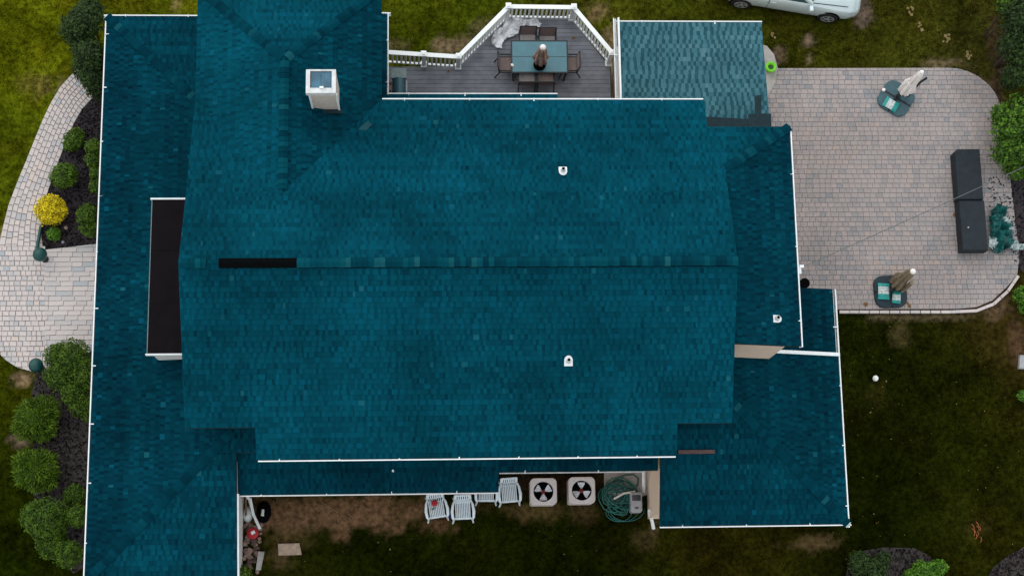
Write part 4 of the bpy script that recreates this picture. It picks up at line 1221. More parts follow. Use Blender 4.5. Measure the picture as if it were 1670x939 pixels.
def bench():
    zt = .52; a, b = U(1565, 243, zt), U(1612, 408, zt)
    t = thing('covered_bench', ((a.x + b.x) / 2, (a.y + b.y) / 2, .04), 'long dark navy covered bench in two sections at the patio edge', 'bench')
    ys = U(1580, 326, zt).y; sk = .045
    for (y0, y1, n_) in ((b.y, ys - .015, 0), (ys + .015, a.y, 1)):
        x0 = U(1562, 407, zt).x if n_ == 0 else U(1558, 243, zt).x; w = .80
        x0 = b.x - w if n_ == 0 else b.x - w - .02
        pts = [(x0, y0), (x0 + w, y0), (x0 + w, y1), (x0 + (.10 if n_ else 0), y1)]
        if n_: pts.append((x0, y1 - .10))
        b_ = MB(); b_.prism(pts, .10, zt, .03); part('section', b_, 'navy', t)
    b_ = MB(); b_.box(((a.x + b.x) / 2, (a.y + b.y) / 2, .07), (b.x - a.x - .14, a.y - b.y - .16, .10)); part('plinth', b_, 'black', t)
    b_ = MB(); q = U(1579, 371, zt); b_.box((q.x, q.y, zt + .008), (.04, .03, .012), .4); part('buckle', b_, 'white_dirty', t)


bench()
tp = P2([(1612, 345), (1620, 335), (1632, 334), (1642, 342), (1640, 352), (1650, 362), (1655, 380), (1650, 402), (1640, 410), (1622, 414), (1614, 410), (1611, 380)], .1)
solo('teal_tarp', crumple(tp, .05, .26, 8.0, .04, 3.6), 'tarp_teal', 'crumpled teal green tarp behind the navy bench', 'tarp')
tp = P2([(1632, 356), (1640, 352), (1650, 368), (1652, 380), (1644, 376)], .2)
solo('white_bag', crumple(tp, .22, .16, 12.0, .03, 5), 'tarp_white', 'white plastic scrap lying on the teal tarp', 'plastic bag')
tp = P2([(1612, 386), (1622, 388), (1626, 400), (1620, 408), (1612, 404)], .2)
solo('white_bag', crumple(tp, .20, .16, 15.0, .03, 5), 'tarp_white', 'pale plastic scrap between navy bench and teal tarp', 'plastic bag')
tp = P2([(1644, 392), (1658, 392), (1672, 400), (1672, 408), (1655, 410), (1645, 406)], .15)
solo('white_bag', crumple(tp, .06, .18, 21.0, .03, 5), 'tarp_white', 'white plastic strip trailing from the tarp to the picture edge', 'plastic bag')
b_ = MB()
pts = []; p0 = U(1305, 437, 5.62); p1 = U(1800, 212, 6.6)
for i in range(25):
    f = i / 24; p = p0.lerp(p1, f); p.z -= .25 * 4 * f * (1 - f); pts.append(p)
b_.tube(pts, .010, 6); solo('overhead_cable', b_, 'cable', 'thin overhead cable running from the house across the patio', 'cable')
q = U(1257.5, 109, .3)
t = thing('lime_planter', (q.x, q.y, .06), 'bright lime green round pot on the pale stoop', 'pot')
b_ = MB(); b_.lathe((q.x, q.y, .06), [(.12, 0), (.165, .16), (.175, .24), (.15, .27), (.10, .25), (.085, .16)], 24); part('rim', b_, 'lime', t, smooth=True)
b_ = MB(); b_.lathe((q.x, q.y, .06), [(.09, .10), (.088, .175)], 18); part('soil', b_, 'leafgreen', t)
b_ = MB(); q = U(1312, 462, .3); b_.lathe((q.x, q.y, .04), [(.12, 0), (.16, .3), (.13, .34)], 14); solo('flower_pot', b_, 'black', 'dark pot tucked between the east gutter and small low roof', 'pot')

# ------------------------------------------------------------------ air conditioners, chairs, hose on the south side
def condenser(px, py, rot0, label):
    zt = .95; q = U(px, py, zt); w = .77; x, y = q.x, q.y
    t = thing('air_conditioner', (x, y, .0), label, 'air conditioner', 'condensers on the south side')
    def rr(w_, r, n=5):
        h = w_ / 2; pts = []
        for cx_, cy_, a0 in ((h - r, h - r, 0), (-h + r, h - r, PI / 2), (-h + r, -h + r, PI), (h - r, -h + r, 3 * PI / 2)):
            for i in range(n): a = a0 + PI / 2 * i / (n - 1); pts.append((cx_ + r * math.cos(a), cy_ + r * math.sin(a)))
        return pts
    b_ = MB(); b_.prism([(x + a, y + b) for a, b in rr(w * .95, .07)], .08, zt - .24); part('cabinet', b_, 'ac', t)
    b_ = MB(); b_.box((x, y, .03), (w * .9, w * .9, .1)); part('pad', b_, 'concrete', t)
    # lid: rounded square ring with a round opening
    b_ = MB(); N_ = 40; outer = []; inner = []
    for k in range(N_):
        a = 2 * PI * k / N_ + PI / 4; ca, sa = math.cos(a), math.sin(a); h = w / 2
        s = h / max(abs(ca), abs(sa)); s = min(s, h * 1.28); outer.append((x + ca * s, y + sa * s)); inner.append((x + ca * .29, y + sa * .29))
    vs_ = [(a, b, zt - .09) for a, b in outer] + [(a, b, zt - .015) for a, b in outer] + [(x + (a - x) * .97, y + (b - y) * .97, zt) for a, b in outer] + [(a, b, zt - .005) for a, b in inner] + [(a, b, zt - .2) for a, b in inner]; fs = []
    for r_ in range(4):
        for k in range(N_): k2 = (k + 1) % N_; fs.append((r_ * N_ + k, r_ * N_ + k2, (r_ + 1) * N_ + k2, (r_ + 1) * N_ + k))
    b_.add(vs_, fs); lid = part('lid', b_, 'ac', t)
    b_ = MB(); b_.lathe((x, y, zt - .22), [(.30, 0), (.30, .02)], 30); part('fan_well', b_, 'black', t)
    f = link('fan', None, t); f.location = (0, 0, 0)
    COL.objects.unlink(f); bpy.data.objects.remove(f)
    b_ = MB(); b_.lathe((x, y, zt - .2), [(.06, 0), (.06, .07), (.03, .09)], 14); hub = part('fan_hub', b_, 'redhub', t)
    for k in range(3):
        a = rot0 + k * 2 * PI / 3; vs_ = []
        for r_, dw, dz in ((.06, .30, .0), (.13, .46, 0), (.21, .50, 0), (.265, .42, 0)):
            for s in (-1, 1): vs_.append((x + r_ * math.cos(a + s * dw), y + r_ * math.sin(a + s * dw), zt - .155 + s * .028))
        b_ = MB(); b_.add(vs_, [(0, 1, 3, 2), (2, 3, 5, 4), (4, 5, 7, 6)]); b_.add([(p[0], p[1], p[2] - .006) for p in vs_], [(2, 3, 1, 0), (4, 5, 3, 2), (6, 7, 5, 4)]); part('blade', b_, 'ac_blade', hub)
    b_ = MB()
    for k in range(2):
        a = k * PI / 2 + .3; b_.tube([(x - .29 * math.cos(a), y - .29 * math.sin(a), zt - .008), (x + .29 * math.cos(a), y + .29 * math.sin(a), zt - .008)], .003, 4)
    part('guard_wire', b_, 'black', lid)


condenser(886.5, 801, R(150), 'grey air conditioner with fan, nearer the white chairs')
condenser(949, 799, R(90), 'grey air conditioner with fan, nearer the green hose')


def resin_chair():
    """white slatted resin armchair, front towards -y, origin on the ground under the seat"""
    t = thing('lawn_chair', (0, 0, 0), 'x', 'chair', 'white resin chairs in a row')
    W2 = .21; Z = .40
    for i in range(9):
        x = (-1 + 2 * i / 8) * (W2 - .01); b_ = MB(); b_.box((x, -.02, Z - .0), (.036, .44, .022)); part('seat_slat', b_, 'plastic', t, world_coords=False)
    b_ = MB(); b_.box((0, .20, Z - .004), (.44, .04, .04)); part('rear_rail', b_, 'plastic', t, world_coords=False); b_ = MB(); b_.box((0, -.265, Z - .012), (.50, .055, .07)); part('front_rail', b_, 'plastic', t, world_coords=False)
    def bk_(x0, x1, v0, v1, th=.022):
        P = lambda v: (.20 + .15 * v, Z + .02 + .46 * v); (ya, za), (yb, zb) = P(v0), P(v1)
        return [(x0, ya, za), (x1, ya, za), (x1, yb, zb), (x0, yb, zb), (x0, ya + th, za), (x1, ya + th, za), (x1, yb + th, zb), (x0, yb + th, zb)], [(0, 1, 2, 3), (7, 6, 5, 4), (0, 4, 5, 1), (1, 5, 6, 2), (2, 6, 7, 3), (3, 7, 4, 0)]
    for i in range(7):
        x = (-1 + 2 * i / 6) * .185; b_ = MB(); b_.add(*bk_(x - .019, x + .019, .0, .92)); part('back_slat', b_, 'plastic', t, world_coords=False)
    b_ = MB(); b_.add(*bk_(-.235, .235, .92, 1.04, .03)); b_.add(*bk_(-.25, -.205, 0, .93, .032)); b_.add(*bk_(.205, .25, 0, .93, .032)); b_.add(*bk_(-.2, .2, .0, .42, .014)); part('back_frame', b_, 'plastic', t, world_coords=False)
    for s in (-1, 1):
        b_ = MB(); pts = [(s * .235, .25, .66), (s * .285, .12, .655), (s * .315, -.08, .64), (s * .30, -.25, .62), (s * .28, -.29, .56)]
        b_.tube(pts, [.025, .035, .045, .04, .03], 8); part('armrest', b_, 'plastic', t, smooth=True, world_coords=False)
        b_ = MB(); b_.tube([(s * .285, -.28, .60), (s * .27, -.30, .35), (s * .30, -.37, 0)], [.03, .03, .024], 8); part('leg', b_, 'plastic', t, world_coords=False)
        b_ = MB(); b_.tube([(s * .24, .24, .66), (s * .25, .30, .3), (s * .27, .36, 0)], [.03, .028, .024], 8); part('leg', b_, 'plastic', t, world_coords=False)
    return t


ch0 = resin_chair()
specs = [((700.5, 852), (729, 847.5), 'white resin lawn chair with a red flower on its seat'), ((740, 853), (770.5, 851.5), 'white resin lawn chair beside the one with the red flower'),
         ((777, 823.5), (807.5, 823.5), 'white resin lawn chair mostly hidden under the low roof edge'), ((815.5, 826), (846.5, 823.5), 'white resin lawn chair nearest the air conditioners')]
chair_loc = []
for i, (a, b, lab) in enumerate(specs):
    c = ch0 if i == 0 else copy_tree(ch0)
    A_, B_ = U(*a), U(*b); ang = math.atan2(B_.y - A_.y, B_.x - A_.x); m_ = (A_ + B_) / 2
    c.location = (m_.x - math.sin(ang) * .37, m_.y + math.cos(ang) * .37, 0); c.rotation_euler = (0, 0, ang); c['label'] = lab; chair_loc.append((c.location.copy(), ang))
q = U(708.5, 820, .45); f_ = thing('red_flower', (q.x, q.y, .43), 'red artificial flower with dark leaf lying on a white chair', 'flower')
for k in range(6):
    a = k * PI / 3; b_ = MB(); b_.lathe((q.x + .045 * math.cos(a), q.y + .045 * math.sin(a), .45), [(.01, 0), (.05, .02), (.055, .05), (.02, .08)], 8); part('petal', b_, 'red', f_, smooth=True)
b_ = MB(); b_.add([(q.x + .03, q.y - .10, .44), (q.x - .02, q.y - .13, .46), (q.x - .11, q.y - .19, .44), (q.x - .01, q.y - .18, .45)], [(0, 1, 2, 3)]); b_.add([(q.x + .03, q.y - .10, .432), (q.x - .02, q.y - .13, .452), (q.x - .11, q.y - .19, .432), (q.x - .01, q.y - .18, .442)], [(3, 2, 1, 0)]); part('leaf', b_, 'leafgreen', f_)
for px_, py_, m_, lab in ((709, 806, 'yellow', 'yellow plastic toy piece behind the slats of the flower chair'), (717, 807, 'blue', 'blue plastic toy piece behind the slats of the flower chair')):
    q = U(px_, py_, .5); b_ = MB(); b_.box((q.x, q.y, .5), (.05, .12, .05)); b_.tube([(q.x, q.y + .06, .5), (q.x, q.y + .12, .42)], .02, 6); solo('toy_piece', b_, m_, lab, 'toy')
q = U(732, 840, .2); b_ = MB(); b_.lathe((q.x, q.y, 0), [(.05, 0), (.06, .16), (.03, .22)], 10); solo('blue_bottle', b_, 'blue', 'blue bottle standing between the two southern white chairs', 'bottle')


def hose():
    c = U(1010, 812, .1); pts = []; a = 0; rr_ = random.Random(4); k = 0
    for lp in range(15):
        rx = rr_.uniform(.22, .56); ry = rr_.uniform(.16, .46); ox = rr_.uniform(-.16, .16); oy = rr_.uniform(-.2, .14); tw = rr_.uniform(-.8, .8)
        for i in range(18):
            a = i / 18 * 2 * PI; pts.append(Vector((c.x + ox + rx * math.cos(a) * math.cos(tw) - ry * math.sin(a) * math.sin(tw) + rr_.gauss(0, .03), c.y + oy + rx * math.cos(a) * math.sin(tw) + ry * math.sin(a) * math.cos(tw) + rr_.gauss(0, .03), .06 + .015 * lp + .03 * math.sin(3 * a + lp))))
    e = [(985, 795), (1000, 780), (1020, 772), (1036, 770), (1043, 778), (1043, 792), (1034, 800), (1022, 796)]
    pts += [U(x, y, .1 + .0 * i) for i, (x, y) in enumerate(e)]
    # smooth
    sm = []
    for i in range(len(pts)):
        s = Vector(); n = 0
        for j in range(max(0, i - 1), min(len(pts), i + 2)): s += pts[j]; n += 1
        sm.append(s / n)
    b_ = MB(); b_.tube(sm, .021, 6); solo('garden_hose', b_, 'hose', 'tangled green garden hose beside the air conditioner', 'hose', smooth=True)
    pts = []
    c = U(1012, 835, .03)
    for lp in range(3):
        r1 = .38 + .07 * lp
        for i in range(16):
            a = i / 16 * 2 * PI + .4; pts.append((c.x + .12 * lp - .05 + r1 * math.cos(a), c.y + .05 * lp + r1 * .7 * math.sin(a), .02 + .02 * lp))
    b_ = MB(); b_.tube(pts, .015, 6); solo('garden_hose', b_, 'hose', 'looser loops of green hose lying on the grass below the tangle', 'hose', smooth=True)


hose()
b_ = MB(); b_.tube([U(1001, 813, .30), U(1017, 804, .33), U(1036, 801, .36)], .032, 8); solo('white_pipe', b_, 'pipe', 'short pale pipe lying across the tangled hose', 'pipe')
q = U(1038, 818, .5); t = thing('utility_box', (q.x, q.y, 0), 'grey utility box with dark window beside the hose', 'utility box')
b_ = MB(); b_.prism([(q.x - .17, q.y - .24), (q.x - .12, q.y - .30), (q.x + .12, q.y - .30), (q.x + .17, q.y - .24), (q.x + .17, q.y + .28), (q.x - .17, q.y + .28)], 0, .5, .03); part('case', b_, 'meter', t)
b_ = MB(); b_.box((q.x, q.y + .12, .505), (.25, .17, .02)); part('window', b_, 'screen', t)
b_ = MB(); b_.box((q.x, q.y - .17, .507), (.10, .04, .02)); part('latch', b_, 'darkmetal', t)
b_ = MB(); b_.tube([U(1049, 768, 1.6), U(1049.5, 770, .9), U(1050, 802, .15)], .045, 4); solo('white_drain_pipe', b_, 'white', 'white drain pipe beside the beige wall by the hose', 'pipe')

# debris by the white south west wall
rub = thing('rubble_heap', (*U(410, 890)[:2], 0), 'loose brown stones and rubble along the white wall', 'rubble')
n = 0
while n < 74:
    px_, py_ = random.uniform(397, 426), random.uniform(850, 932)
    if px_ > 420 and py_ > 885: continue
    q = U(px_, py_, .05); r = random.uniform(.03, .12); b_ = MB(); k = 7; ph = random.random() * 6
    pr = [(q.x + r * random.uniform(.7, 1.1) * math.cos(ph + 2 * PI * i / k), q.y + r * random.uniform(.6, 1.0) * math.sin(ph + 2 * PI * i / k)) for i in range(k)]
    b_.prism(pr, 0, random.uniform(.05, .14), .03); part('stone', b_, 'rubble', rub); n += 1
b_ = MB(); q = U(412, 869, .2); b_.lathe((q.x, q.y, .10), [(.12, 0), (.17, .05), (.17, .09), (.12, .11)], 18); t = solo('red_disc', b_, 'red', 'red and white round toy lying on the rubble', 'toy', smooth=True)
b_ = MB(); b_.box((q.x + .01, q.y + .02, .0), (.12, .09, .03), .5); b_.v = [(a, b, c + .20) for a, b, c in b_.v]; part('white_patch', b_, 'white', t)
b_ = MB(); b_.prism(P2([(421, 898), (431, 899), (425, 929), (417, 929)], .1), 0, .12, .015); solo('white_slab', b_, 'concrete', 'pale narrow slab standing at the lower end of the rubble', 'slab')
b_ = MB(); b_.prism(P2([(453, 886), (488, 885), (492, 904), (454, 905)], .06), -.02, .07, .012); solo('stepping_stone', b_, 'stone', 'tan rectangular stepping stone in the grass', 'stone')
q = U(430, 834, .15); t = thing('black_bag', (q.x, q.y, 0), 'black bag with pale bottle by the white downspout', 'bag')
b_ = MB(); b_.lathe((q.x, q.y, 0), [(.2, 0), (.27, .1), (.22, .22), (.06, .3)], 14, sx=.8, sy=1.2); part('sack', b_, 'black', t, smooth=True)
b_ = MB(); b_.tube([(q.x - .02, q.y - .12, .27), (q.x, q.y + .06, .32)], [.05, .035], 8); part('bottle', b_, 'white_dirty', t)
q = U(404, 838, .1); b_ = MB(); b_.lathe((q.x, q.y, 0), [(.15, 0), (.17, .08), (.10, .18), (.03, .2)], 12, sx=.9, sy=1.4); solo('grey_rock', b_, 'white_dirty', 'pale grey rock between white wall and downspout', 'rock', smooth=True)
b_ = MB(); b_.tube([U(525, 818, .03), U(550, 834, .05), U(575, 848, .03)], [.014, .018, .010], 6); solo('stick', b_, 'stick', 'thin dry stick lying on the bare soil', 'stick')
b_ = MB(); b_.tube([U(401, 812, .6), U(401, 848, .05)], .03, 6); solo('wooden_stake', b_, 'stick', 'thin brown stake leaning by the white wall', 'stake')

# ------------------------------------------------------------------ path lamps and small things on the west side
def path_lamp(px, py, label):
    q = U(px, py, .85); t = thing('path_lamp', (q.x, q.y, .04), label, 'lamp', 'green dome lamps by the entrance')
    b_ = MB(); b_.tube([(q.x, q.y, .04), (q.x, q.y, .72)], .035, 10); part('post', b_, 'lampgreen', t, smooth=True)
    b_ = MB(); b_.lathe((q.x, q.y, .62), [(.10, 0), (.205, .03), (.21, .09), (.19, .16), (.14, .23), (.07, .27), (.02, .285)], 22); part('dome', b_, 'lampgreen', t, smooth=True)
    b_ = MB(); b_.lathe((q.x, q.y, .04), [(.11, 0), (.10, .05), (.05, .07)], 14); part('foot', b_, 'darkmetal', t, smooth=True)


path_lamp(63, 413, 'dark green dome lamp beside the yellow shrub')
path_lamp(56.5, 594, 'dark green dome lamp at the lower edge of the round apron')
b_ = MB(); A_, B_ = U(67, 368, .10), U(60, 405, .10); b_.tube([A_, A_.lerp(B_, .5), B_], .05, 6); solo('edging_bar', b_, 'lampgreen', 'dark bar lying between yellow shrub and lamp', 'bar')
b_ = MB(); q = U(108, 372); b_.lathe((q.x, q.y, .0), [(.05, 0), (.06, .05), (.02, .08)], 9); solo('pebble', b_, 'stone', 'tan pebble on the dark mulch beside the yellow shrub', 'stone', smooth=True)
b_ = MB(); q = U(103, 395); b_.lathe((q.x, q.y, .0), [(.045, 0), (.05, .04), (.02, .07)], 9); solo('pebble', b_, 'meter', 'grey pebble on the dark mulch near the landing', 'stone', smooth=True)
b_ = MB(); q = U(1428, 616.5, .1); b_.lathe((q.x, q.y, 0), [(.09 * math.sin(PI * i / 12) + .001, .09 - .09 * math.cos(PI * i / 12)) for i in range(13)], 18); solo('white_ball', b_, 'ball', 'small white ball on the east lawn', 'ball', smooth=True)
b_ = MB()
for k in range(9):
    q = U(1594 + random.uniform(-8, 8), 866 + random.uniform(-14, 16), .02); a = random.uniform(-.5, .5) + PI / 2
    b_.tube([(q.x - .08 * math.cos(a), q.y - .08 * math.sin(a), .03), (q.x, q.y, .07), (q.x + .08 * math.cos(a + .4), q.y + .08 * math.sin(a + .4), .03)], .014, 5)
solo('orange_twigs', b_, mat('orange_twig', (.30, .085, .02), .8, .4), 'bunch of orange brown dead twigs on the dark lawn', 'twigs')
b_ = MB(); q = U(1667, 590, .1); b_.prism([(q.x - .12, q.y - .2), (q.x + .15, q.y - .22), (q.x + .16, q.y + .2), (q.x - .05, q.y + .22)], -.02, .12, .02); solo('garden_stone', b_, 'meter', 'grey stone at the right edge of the east lawn', 'stone')

lv = MB()
for k in range(150):
    if k < 80: x, y = random.uniform(11.6, 18.5), random.uniform(.8, 8.6)
    elif k < 130: x, y = random.uniform(9.9, 17.5), random.uniform(16.7, 18.8)
    else: x, y = random.uniform(-4, 6), random.uniform(.8, 2.6)
    s = random.uniform(.008, .018) * (1.6 if random.random() < .12 else 1); a = random.uniform(0, 6.28); z = random.uniform(.02, .05)
    lv.add([(x + s * math.cos(a + i * PI / 2) * (1.4 if i % 2 else .8), y + s * math.sin(a + i * PI / 2) * (1.4 if i % 2 else .8), z + random.uniform(0, .02)) for i in range(4)], [(0, 1, 2, 3)], random.random())
for px_, py_, zz_, s_ in ((935, 62, DZ, .05), (731, 117, DZ, .04), (1412, 496, .05, .07), (1483, 499, .05, .07), (1480, 494, .05, .05), (1557, 350, .05, .06)):
    q = U(px_, py_, zz_ + .01)
    lv.add([(q.x + s_ * math.cos(i * 1.57 + px_) * (1.3 if i % 2 else .8), q.y + s_ * math.sin(i * 1.57 + px_), zz_ + .012 + .01 * (i % 2)) for i in range(4)], [(0, 1, 2, 3)], .1)
for px_, py_, k_ in ((1485, 18, 7), (1546, 62, 9), (1580, 92, 8), (1258, 60, 3), (1500, 45, 4)):
    for j in range(k_):
        q = U(px_ + random.gauss(0, 4), py_ + random.gauss(0, 4), .05); s = random.uniform(.04, .07); a = random.uniform(0, 6)
        lv.add([(q.x + s * math.cos(a + i * PI / 2), q.y + s * math.sin(a + i * PI / 2), .05 + random.uniform(0, .03)) for i in range(4)], [(0, 1, 2, 3)], random.uniform(.5, 1))
o = link('fallen_leaves', lv.mesh('fallen_leaves', 'leaf_fallen', tone=True)); tag(o, 'scattered small fallen leaves on the lawn', 'leaves', kind='stuff')


# ------------------------------------------------------------------ shrubs and trees
def foliage(lobes, n, size, shape='leaf', shell=.62, seed=0, up=0.0):
    """many leaf faces through the volume of the lobes (x, y, z, rx, ry, rz)"""
    rg = np.random.default_rng(seed); vol = np.array([(l[3] * l[4] * l[5]) ** (2 / 3) for l in lobes]); cnt = np.maximum(20, (vol / vol.sum() * n).astype(int))
    V = []; T = []; nv = 4
    for l, c in zip(lobes, cnt):
        d = rg.normal(size=(c, 3)); d[:, 2] = np.abs(d[:, 2]) * np.where(rg.random(c) < .82, 1, -1); d /= np.linalg.norm(d, axis=1, keepdims=True)
        clump = np.array([mnoise.noise(Vector((q * 2.8 + np.array([l[0], l[1], l[2]]) * 3).tolist())) for q in d])
        rad = (shell + (1 - shell) * rg.random(c) ** .7) * (1 + .22 * clump + .10 * (rg.random(c) ** 6))
        P = np.array(l[:3]) + d * rad[:, None] * np.array(l[3:6])
        nrm = d + rg.normal(size=(c, 3)) * .55; nrm[:, 2] += up; nrm /= np.linalg.norm(nrm, axis=1, keepdims=True)
        t1 = np.cross(nrm, rg.normal(size=(c, 3))); t1 /= np.linalg.norm(t1, axis=1, keepdims=True) + 1e-9
        if shape == 'needle': t1 = d + rg.normal(size=(c, 3)) * .45; t1 /= np.linalg.norm(t1, axis=1, keepdims=True)
        t2 = np.cross(nrm, t1); t2 /= np.linalg.norm(t2, axis=1, keepdims=True) + 1e-9
        s = size * rg.uniform(.6, 1.35, c)[:, None]; a, b = (1.0, .55) if shape == 'leaf' else (2.0, .28)
        V.append(np.stack([P - t1 * s * a, P + t2 * s * b, P + t1 * s * a, P - t2 * s * b], 1))
        T.append(np.clip(.42 + .5 * clump + rg.normal(0, .26, c), 0, 1))
    V = np.concatenate(V); T = np.concatenate(T); return V, T


def foliage_mesh(name, V, T, m, off):
    n = len(V); me = bpy.data.meshes.new(name); me.vertices.add(n * 4); me.vertices.foreach_set('co', (V.reshape(-1, 3) - np.array(off)).astype(np.float32).ravel())
    me.loops.add(n * 4); me.loops.foreach_set('vertex_index', np.arange(n * 4, dtype=np.int32)); me.polygons.add(n); me.polygons.foreach_set('loop_start', np.arange(0, n * 4, 4, dtype=np.int32))
    a = me.attributes.new('tone', 'FLOAT', 'FACE'); a.data.foreach_set('value', T.astype(np.float32)); me.materials.append(M[m]); me.update(); me.validate(); return me


_seed = [11]
def shrub(name, label, lobes_px, m, leaf=.035, n=2600, shape='leaf', shell=.62, trunk=.03, up=.2, cat='shrub', group=None):
    """lobes_px: (pixel x, pixel y, height of the lobe centre, radius, vertical radius)"""
    _seed[0] += 1; lobes = []
    for px, py, z, r, rz in lobes_px:
        q = U(px, py, z); lobes.append((q.x, q.y, z, r, r, rz))
    bx = sum(l[0] for l in lobes) / len(lobes); by = sum(l[1] for l in lobes) / len(lobes)
    t = thing(name, (bx, by, 0), label, cat, group)
    b_ = MB()
    for l in lobes:
        b_.tube([(bx + (l[0] - bx) * .3, by + (l[1] - by) * .3, -.02), (l[0] * .7 + bx * .3, l[1] * .7 + by * .3, l[2] * .6), (l[0], l[1], l[2])], [trunk, trunk * .8, trunk * .4], 6)
        for k in range(4):
            a = random.uniform(0, 6.28); b_.tube([(l[0], l[1], l[2] * .7), (l[0] + l[3] * .6 * math.cos(a), l[1] + l[3] * .6 * math.sin(a), l[2] + l[5] * .3)], [trunk * .4, trunk * .15], 5)
    part('trunk' if cat == 'tree' else 'stem', b_, 'bark', t)
    V, T = foliage(lobes, n, leaf, shape, shell, _seed[0], up)
    cr = link('crown' if cat == 'tree' else 'foliage', foliage_mesh('foliage', V, T, m, (bx, by, 0)), t)
    # a dense inner mass of the same leaves keeps the crown closed
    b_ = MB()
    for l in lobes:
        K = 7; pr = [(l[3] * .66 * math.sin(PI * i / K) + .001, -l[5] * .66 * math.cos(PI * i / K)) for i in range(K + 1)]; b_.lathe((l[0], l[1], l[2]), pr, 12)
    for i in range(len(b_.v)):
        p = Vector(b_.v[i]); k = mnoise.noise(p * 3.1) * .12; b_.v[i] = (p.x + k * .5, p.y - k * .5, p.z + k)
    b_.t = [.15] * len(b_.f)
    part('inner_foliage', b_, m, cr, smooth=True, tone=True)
    return t


shrub('evergreen', 'tall dark evergreen, topmost at the north west roof corner', [(140, 38, 2.2, .52, .8), (128, 52, 1.2, .55, .9), (150, 22, 1.4, .45, .8)], 'leaf_dark', .045, 5200, shell=.5, cat='shrub')
shrub('evergreen', 'dark evergreen just below the topmost one at the west gutter', [(152, 92, 1.9, .45, .8), (146, 112, 1.2, .50, .8), (138, 84, 1.0, .4, .7)], 'leaf_dark', .045, 4600, shell=.5)
shrub('evergreen', 'dark evergreen hanging over the upper end of the path', [(153, 128, 1.3, .40, .7), (160, 145, .8, .38, .5)], 'leaf_dark', .045, 3000, shell=.5)
shrub('round_shrub', 'small green shrub nearest the upper path bend', [(121, 228, .45, .31, .34), (116, 236, .35, .24, .28), (126, 222, .35, .24, .3)], 'leaf_mid', .035, 2400)
shrub('round_shrub', 'green shrub directly above the yellow one', [(104, 288, .5, .40, .40), (112, 283, .4, .28, .3)], 'leaf_mid', .035, 2800)
shrub('golden_shrub', 'bright yellow rounded shrub beside the path', [(83, 343, .5, .46, .42)], 'leaf_yellow', .032, 3600, shell=.7)
shrub('small_shrub', 'small bright green plant just below the yellow shrub', [(88, 382, .25, .21, .22)], 'leaf_bright', .035, 900)
shrub('dense_shrub', 'dark green shrub at the gutter, upper of two', [(155, 243, .9, .28, .5), (153, 262, .8, .26, .45), (158, 285, .8, .22, .4), (157, 305, .8, .2, .4)], 'leaf_box', .035, 3200)
shrub('dense_shrub', 'dark green shrub at the gutter right of the yellow shrub', [(144, 352, .9, .33, .5), (147, 372, .7, .30, .45)], 'leaf_box', .035, 3000)
shrub('boxwood', 'large clipped green shrub cluster below the landing', [(120, 582, .9, .54, .55), (93, 580, .8, .38, .42), (98, 612, .8, .48, .45), (122, 640, .8, .42, .42), (142, 610, .9, .46, .5), (134, 660, .7, .38, .4), (148, 674, .6, .30, .35)], 'leaf_box', .034, 10000, shell=.7)
shrub('juniper', 'spiky light green shrub, upper of two on the grey mulch', [(58, 682, .55, .60, .45), (74, 668, .5, .42, .38), (44, 696, .45, .42, .36), (72, 700, .4, .36, .32)], 'leaf_juniper', .042, 5200, 'needle')
shrub('juniper', 'spiky light green shrub, lower of two on the grey mulch', [(58, 768, .55, .60, .45), (44, 756, .45, .42, .36), (74, 778, .45, .40, .36), (72, 752, .4, .36, .32)], 'leaf_juniper', .042, 5200, 'needle')
shrub('boxwood', 'large clipped shrub cluster at the lower left gutter', [(78, 848, 1.0, .64, .6), (60, 842, .7, .46, .45), (86, 886, .7, .46, .45), (122, 808, .4, .34, .3)], 'leaf_box', .034, 11000, shell=.7)
shrub('round_shrub', 'round green ball shrub touching the gutter, upper of two at lower left', [(129, 841, 1.1, .33, .38)], 'leaf_box', .030, 2400, shell=.72)
shrub('round_shrub', 'round green ball shrub touching the gutter, lower of two at lower left', [(112, 903, 1.1, .40, .42)], 'leaf_box', .030, 2800, shell=.72)
shrub('small_shrub', 'low green plant at the lower end of the white wall', [(396, 934, .2, .25, .22), (385, 940, .2, .2, .2)], 'leaf_mid', .04, 900)
shrub('leafy_shrub', 'large bright green shrub at the right edge of the patio', [(1650, 215, 1.0, .62, .7), (1635, 190, .8, .42, .5), (1640, 250, .8, .50, .6), (1672, 250, 1.0, .6, .7), (1668, 180, 1.1, .55, .6), (1655, 275, .6, .4, .45), (1690, 215, 1.1, .6, .7)], 'leaf_tree', .055, 6500, shell=.6)
shrub('dark_tree', 'dark leafy tree in the upper right corner', [(1668, 30, 2.4, .75, .8), (1655, 75, 2.0, .55, .7), (1672, 110, 1.8, .6, .7), (1690, 70, 2.2, .8, .8), (1660, -10, 2.2, .7, .8), (1648, 130, .9, .35, .5)], 'leaf_dark', .055, 8500, shell=.55, trunk=.07, cat='tree')
shrub('small_shrub', 'fresh green tuft at the upper right corner edge', [(1642, 10, 2.3, .30, .3), (1655, 22, 2.2, .25, .25)], 'leaf_tree', .05, 900)
shrub('small_shrub', 'bright green plant at the right edge below the patio', [(1667, 482, .5, .30, .35), (1672, 500, .4, .25, .3)], 'leaf_bright', .045, 1100)
shrub('small_shrub', 'tiny green plant by the grey stone at the right edge', [(1668, 645, .25, .18, .2)], 'leaf_bright', .04, 450)
shrub('leafy_shrub', 'bright green plant on the mulch at the bottom right', [(1505, 934, .4, .38, .35), (1530, 925, .3, .26, .28), (1485, 940, .3, .25, .28)], 'leaf_bright', .05, 2200)
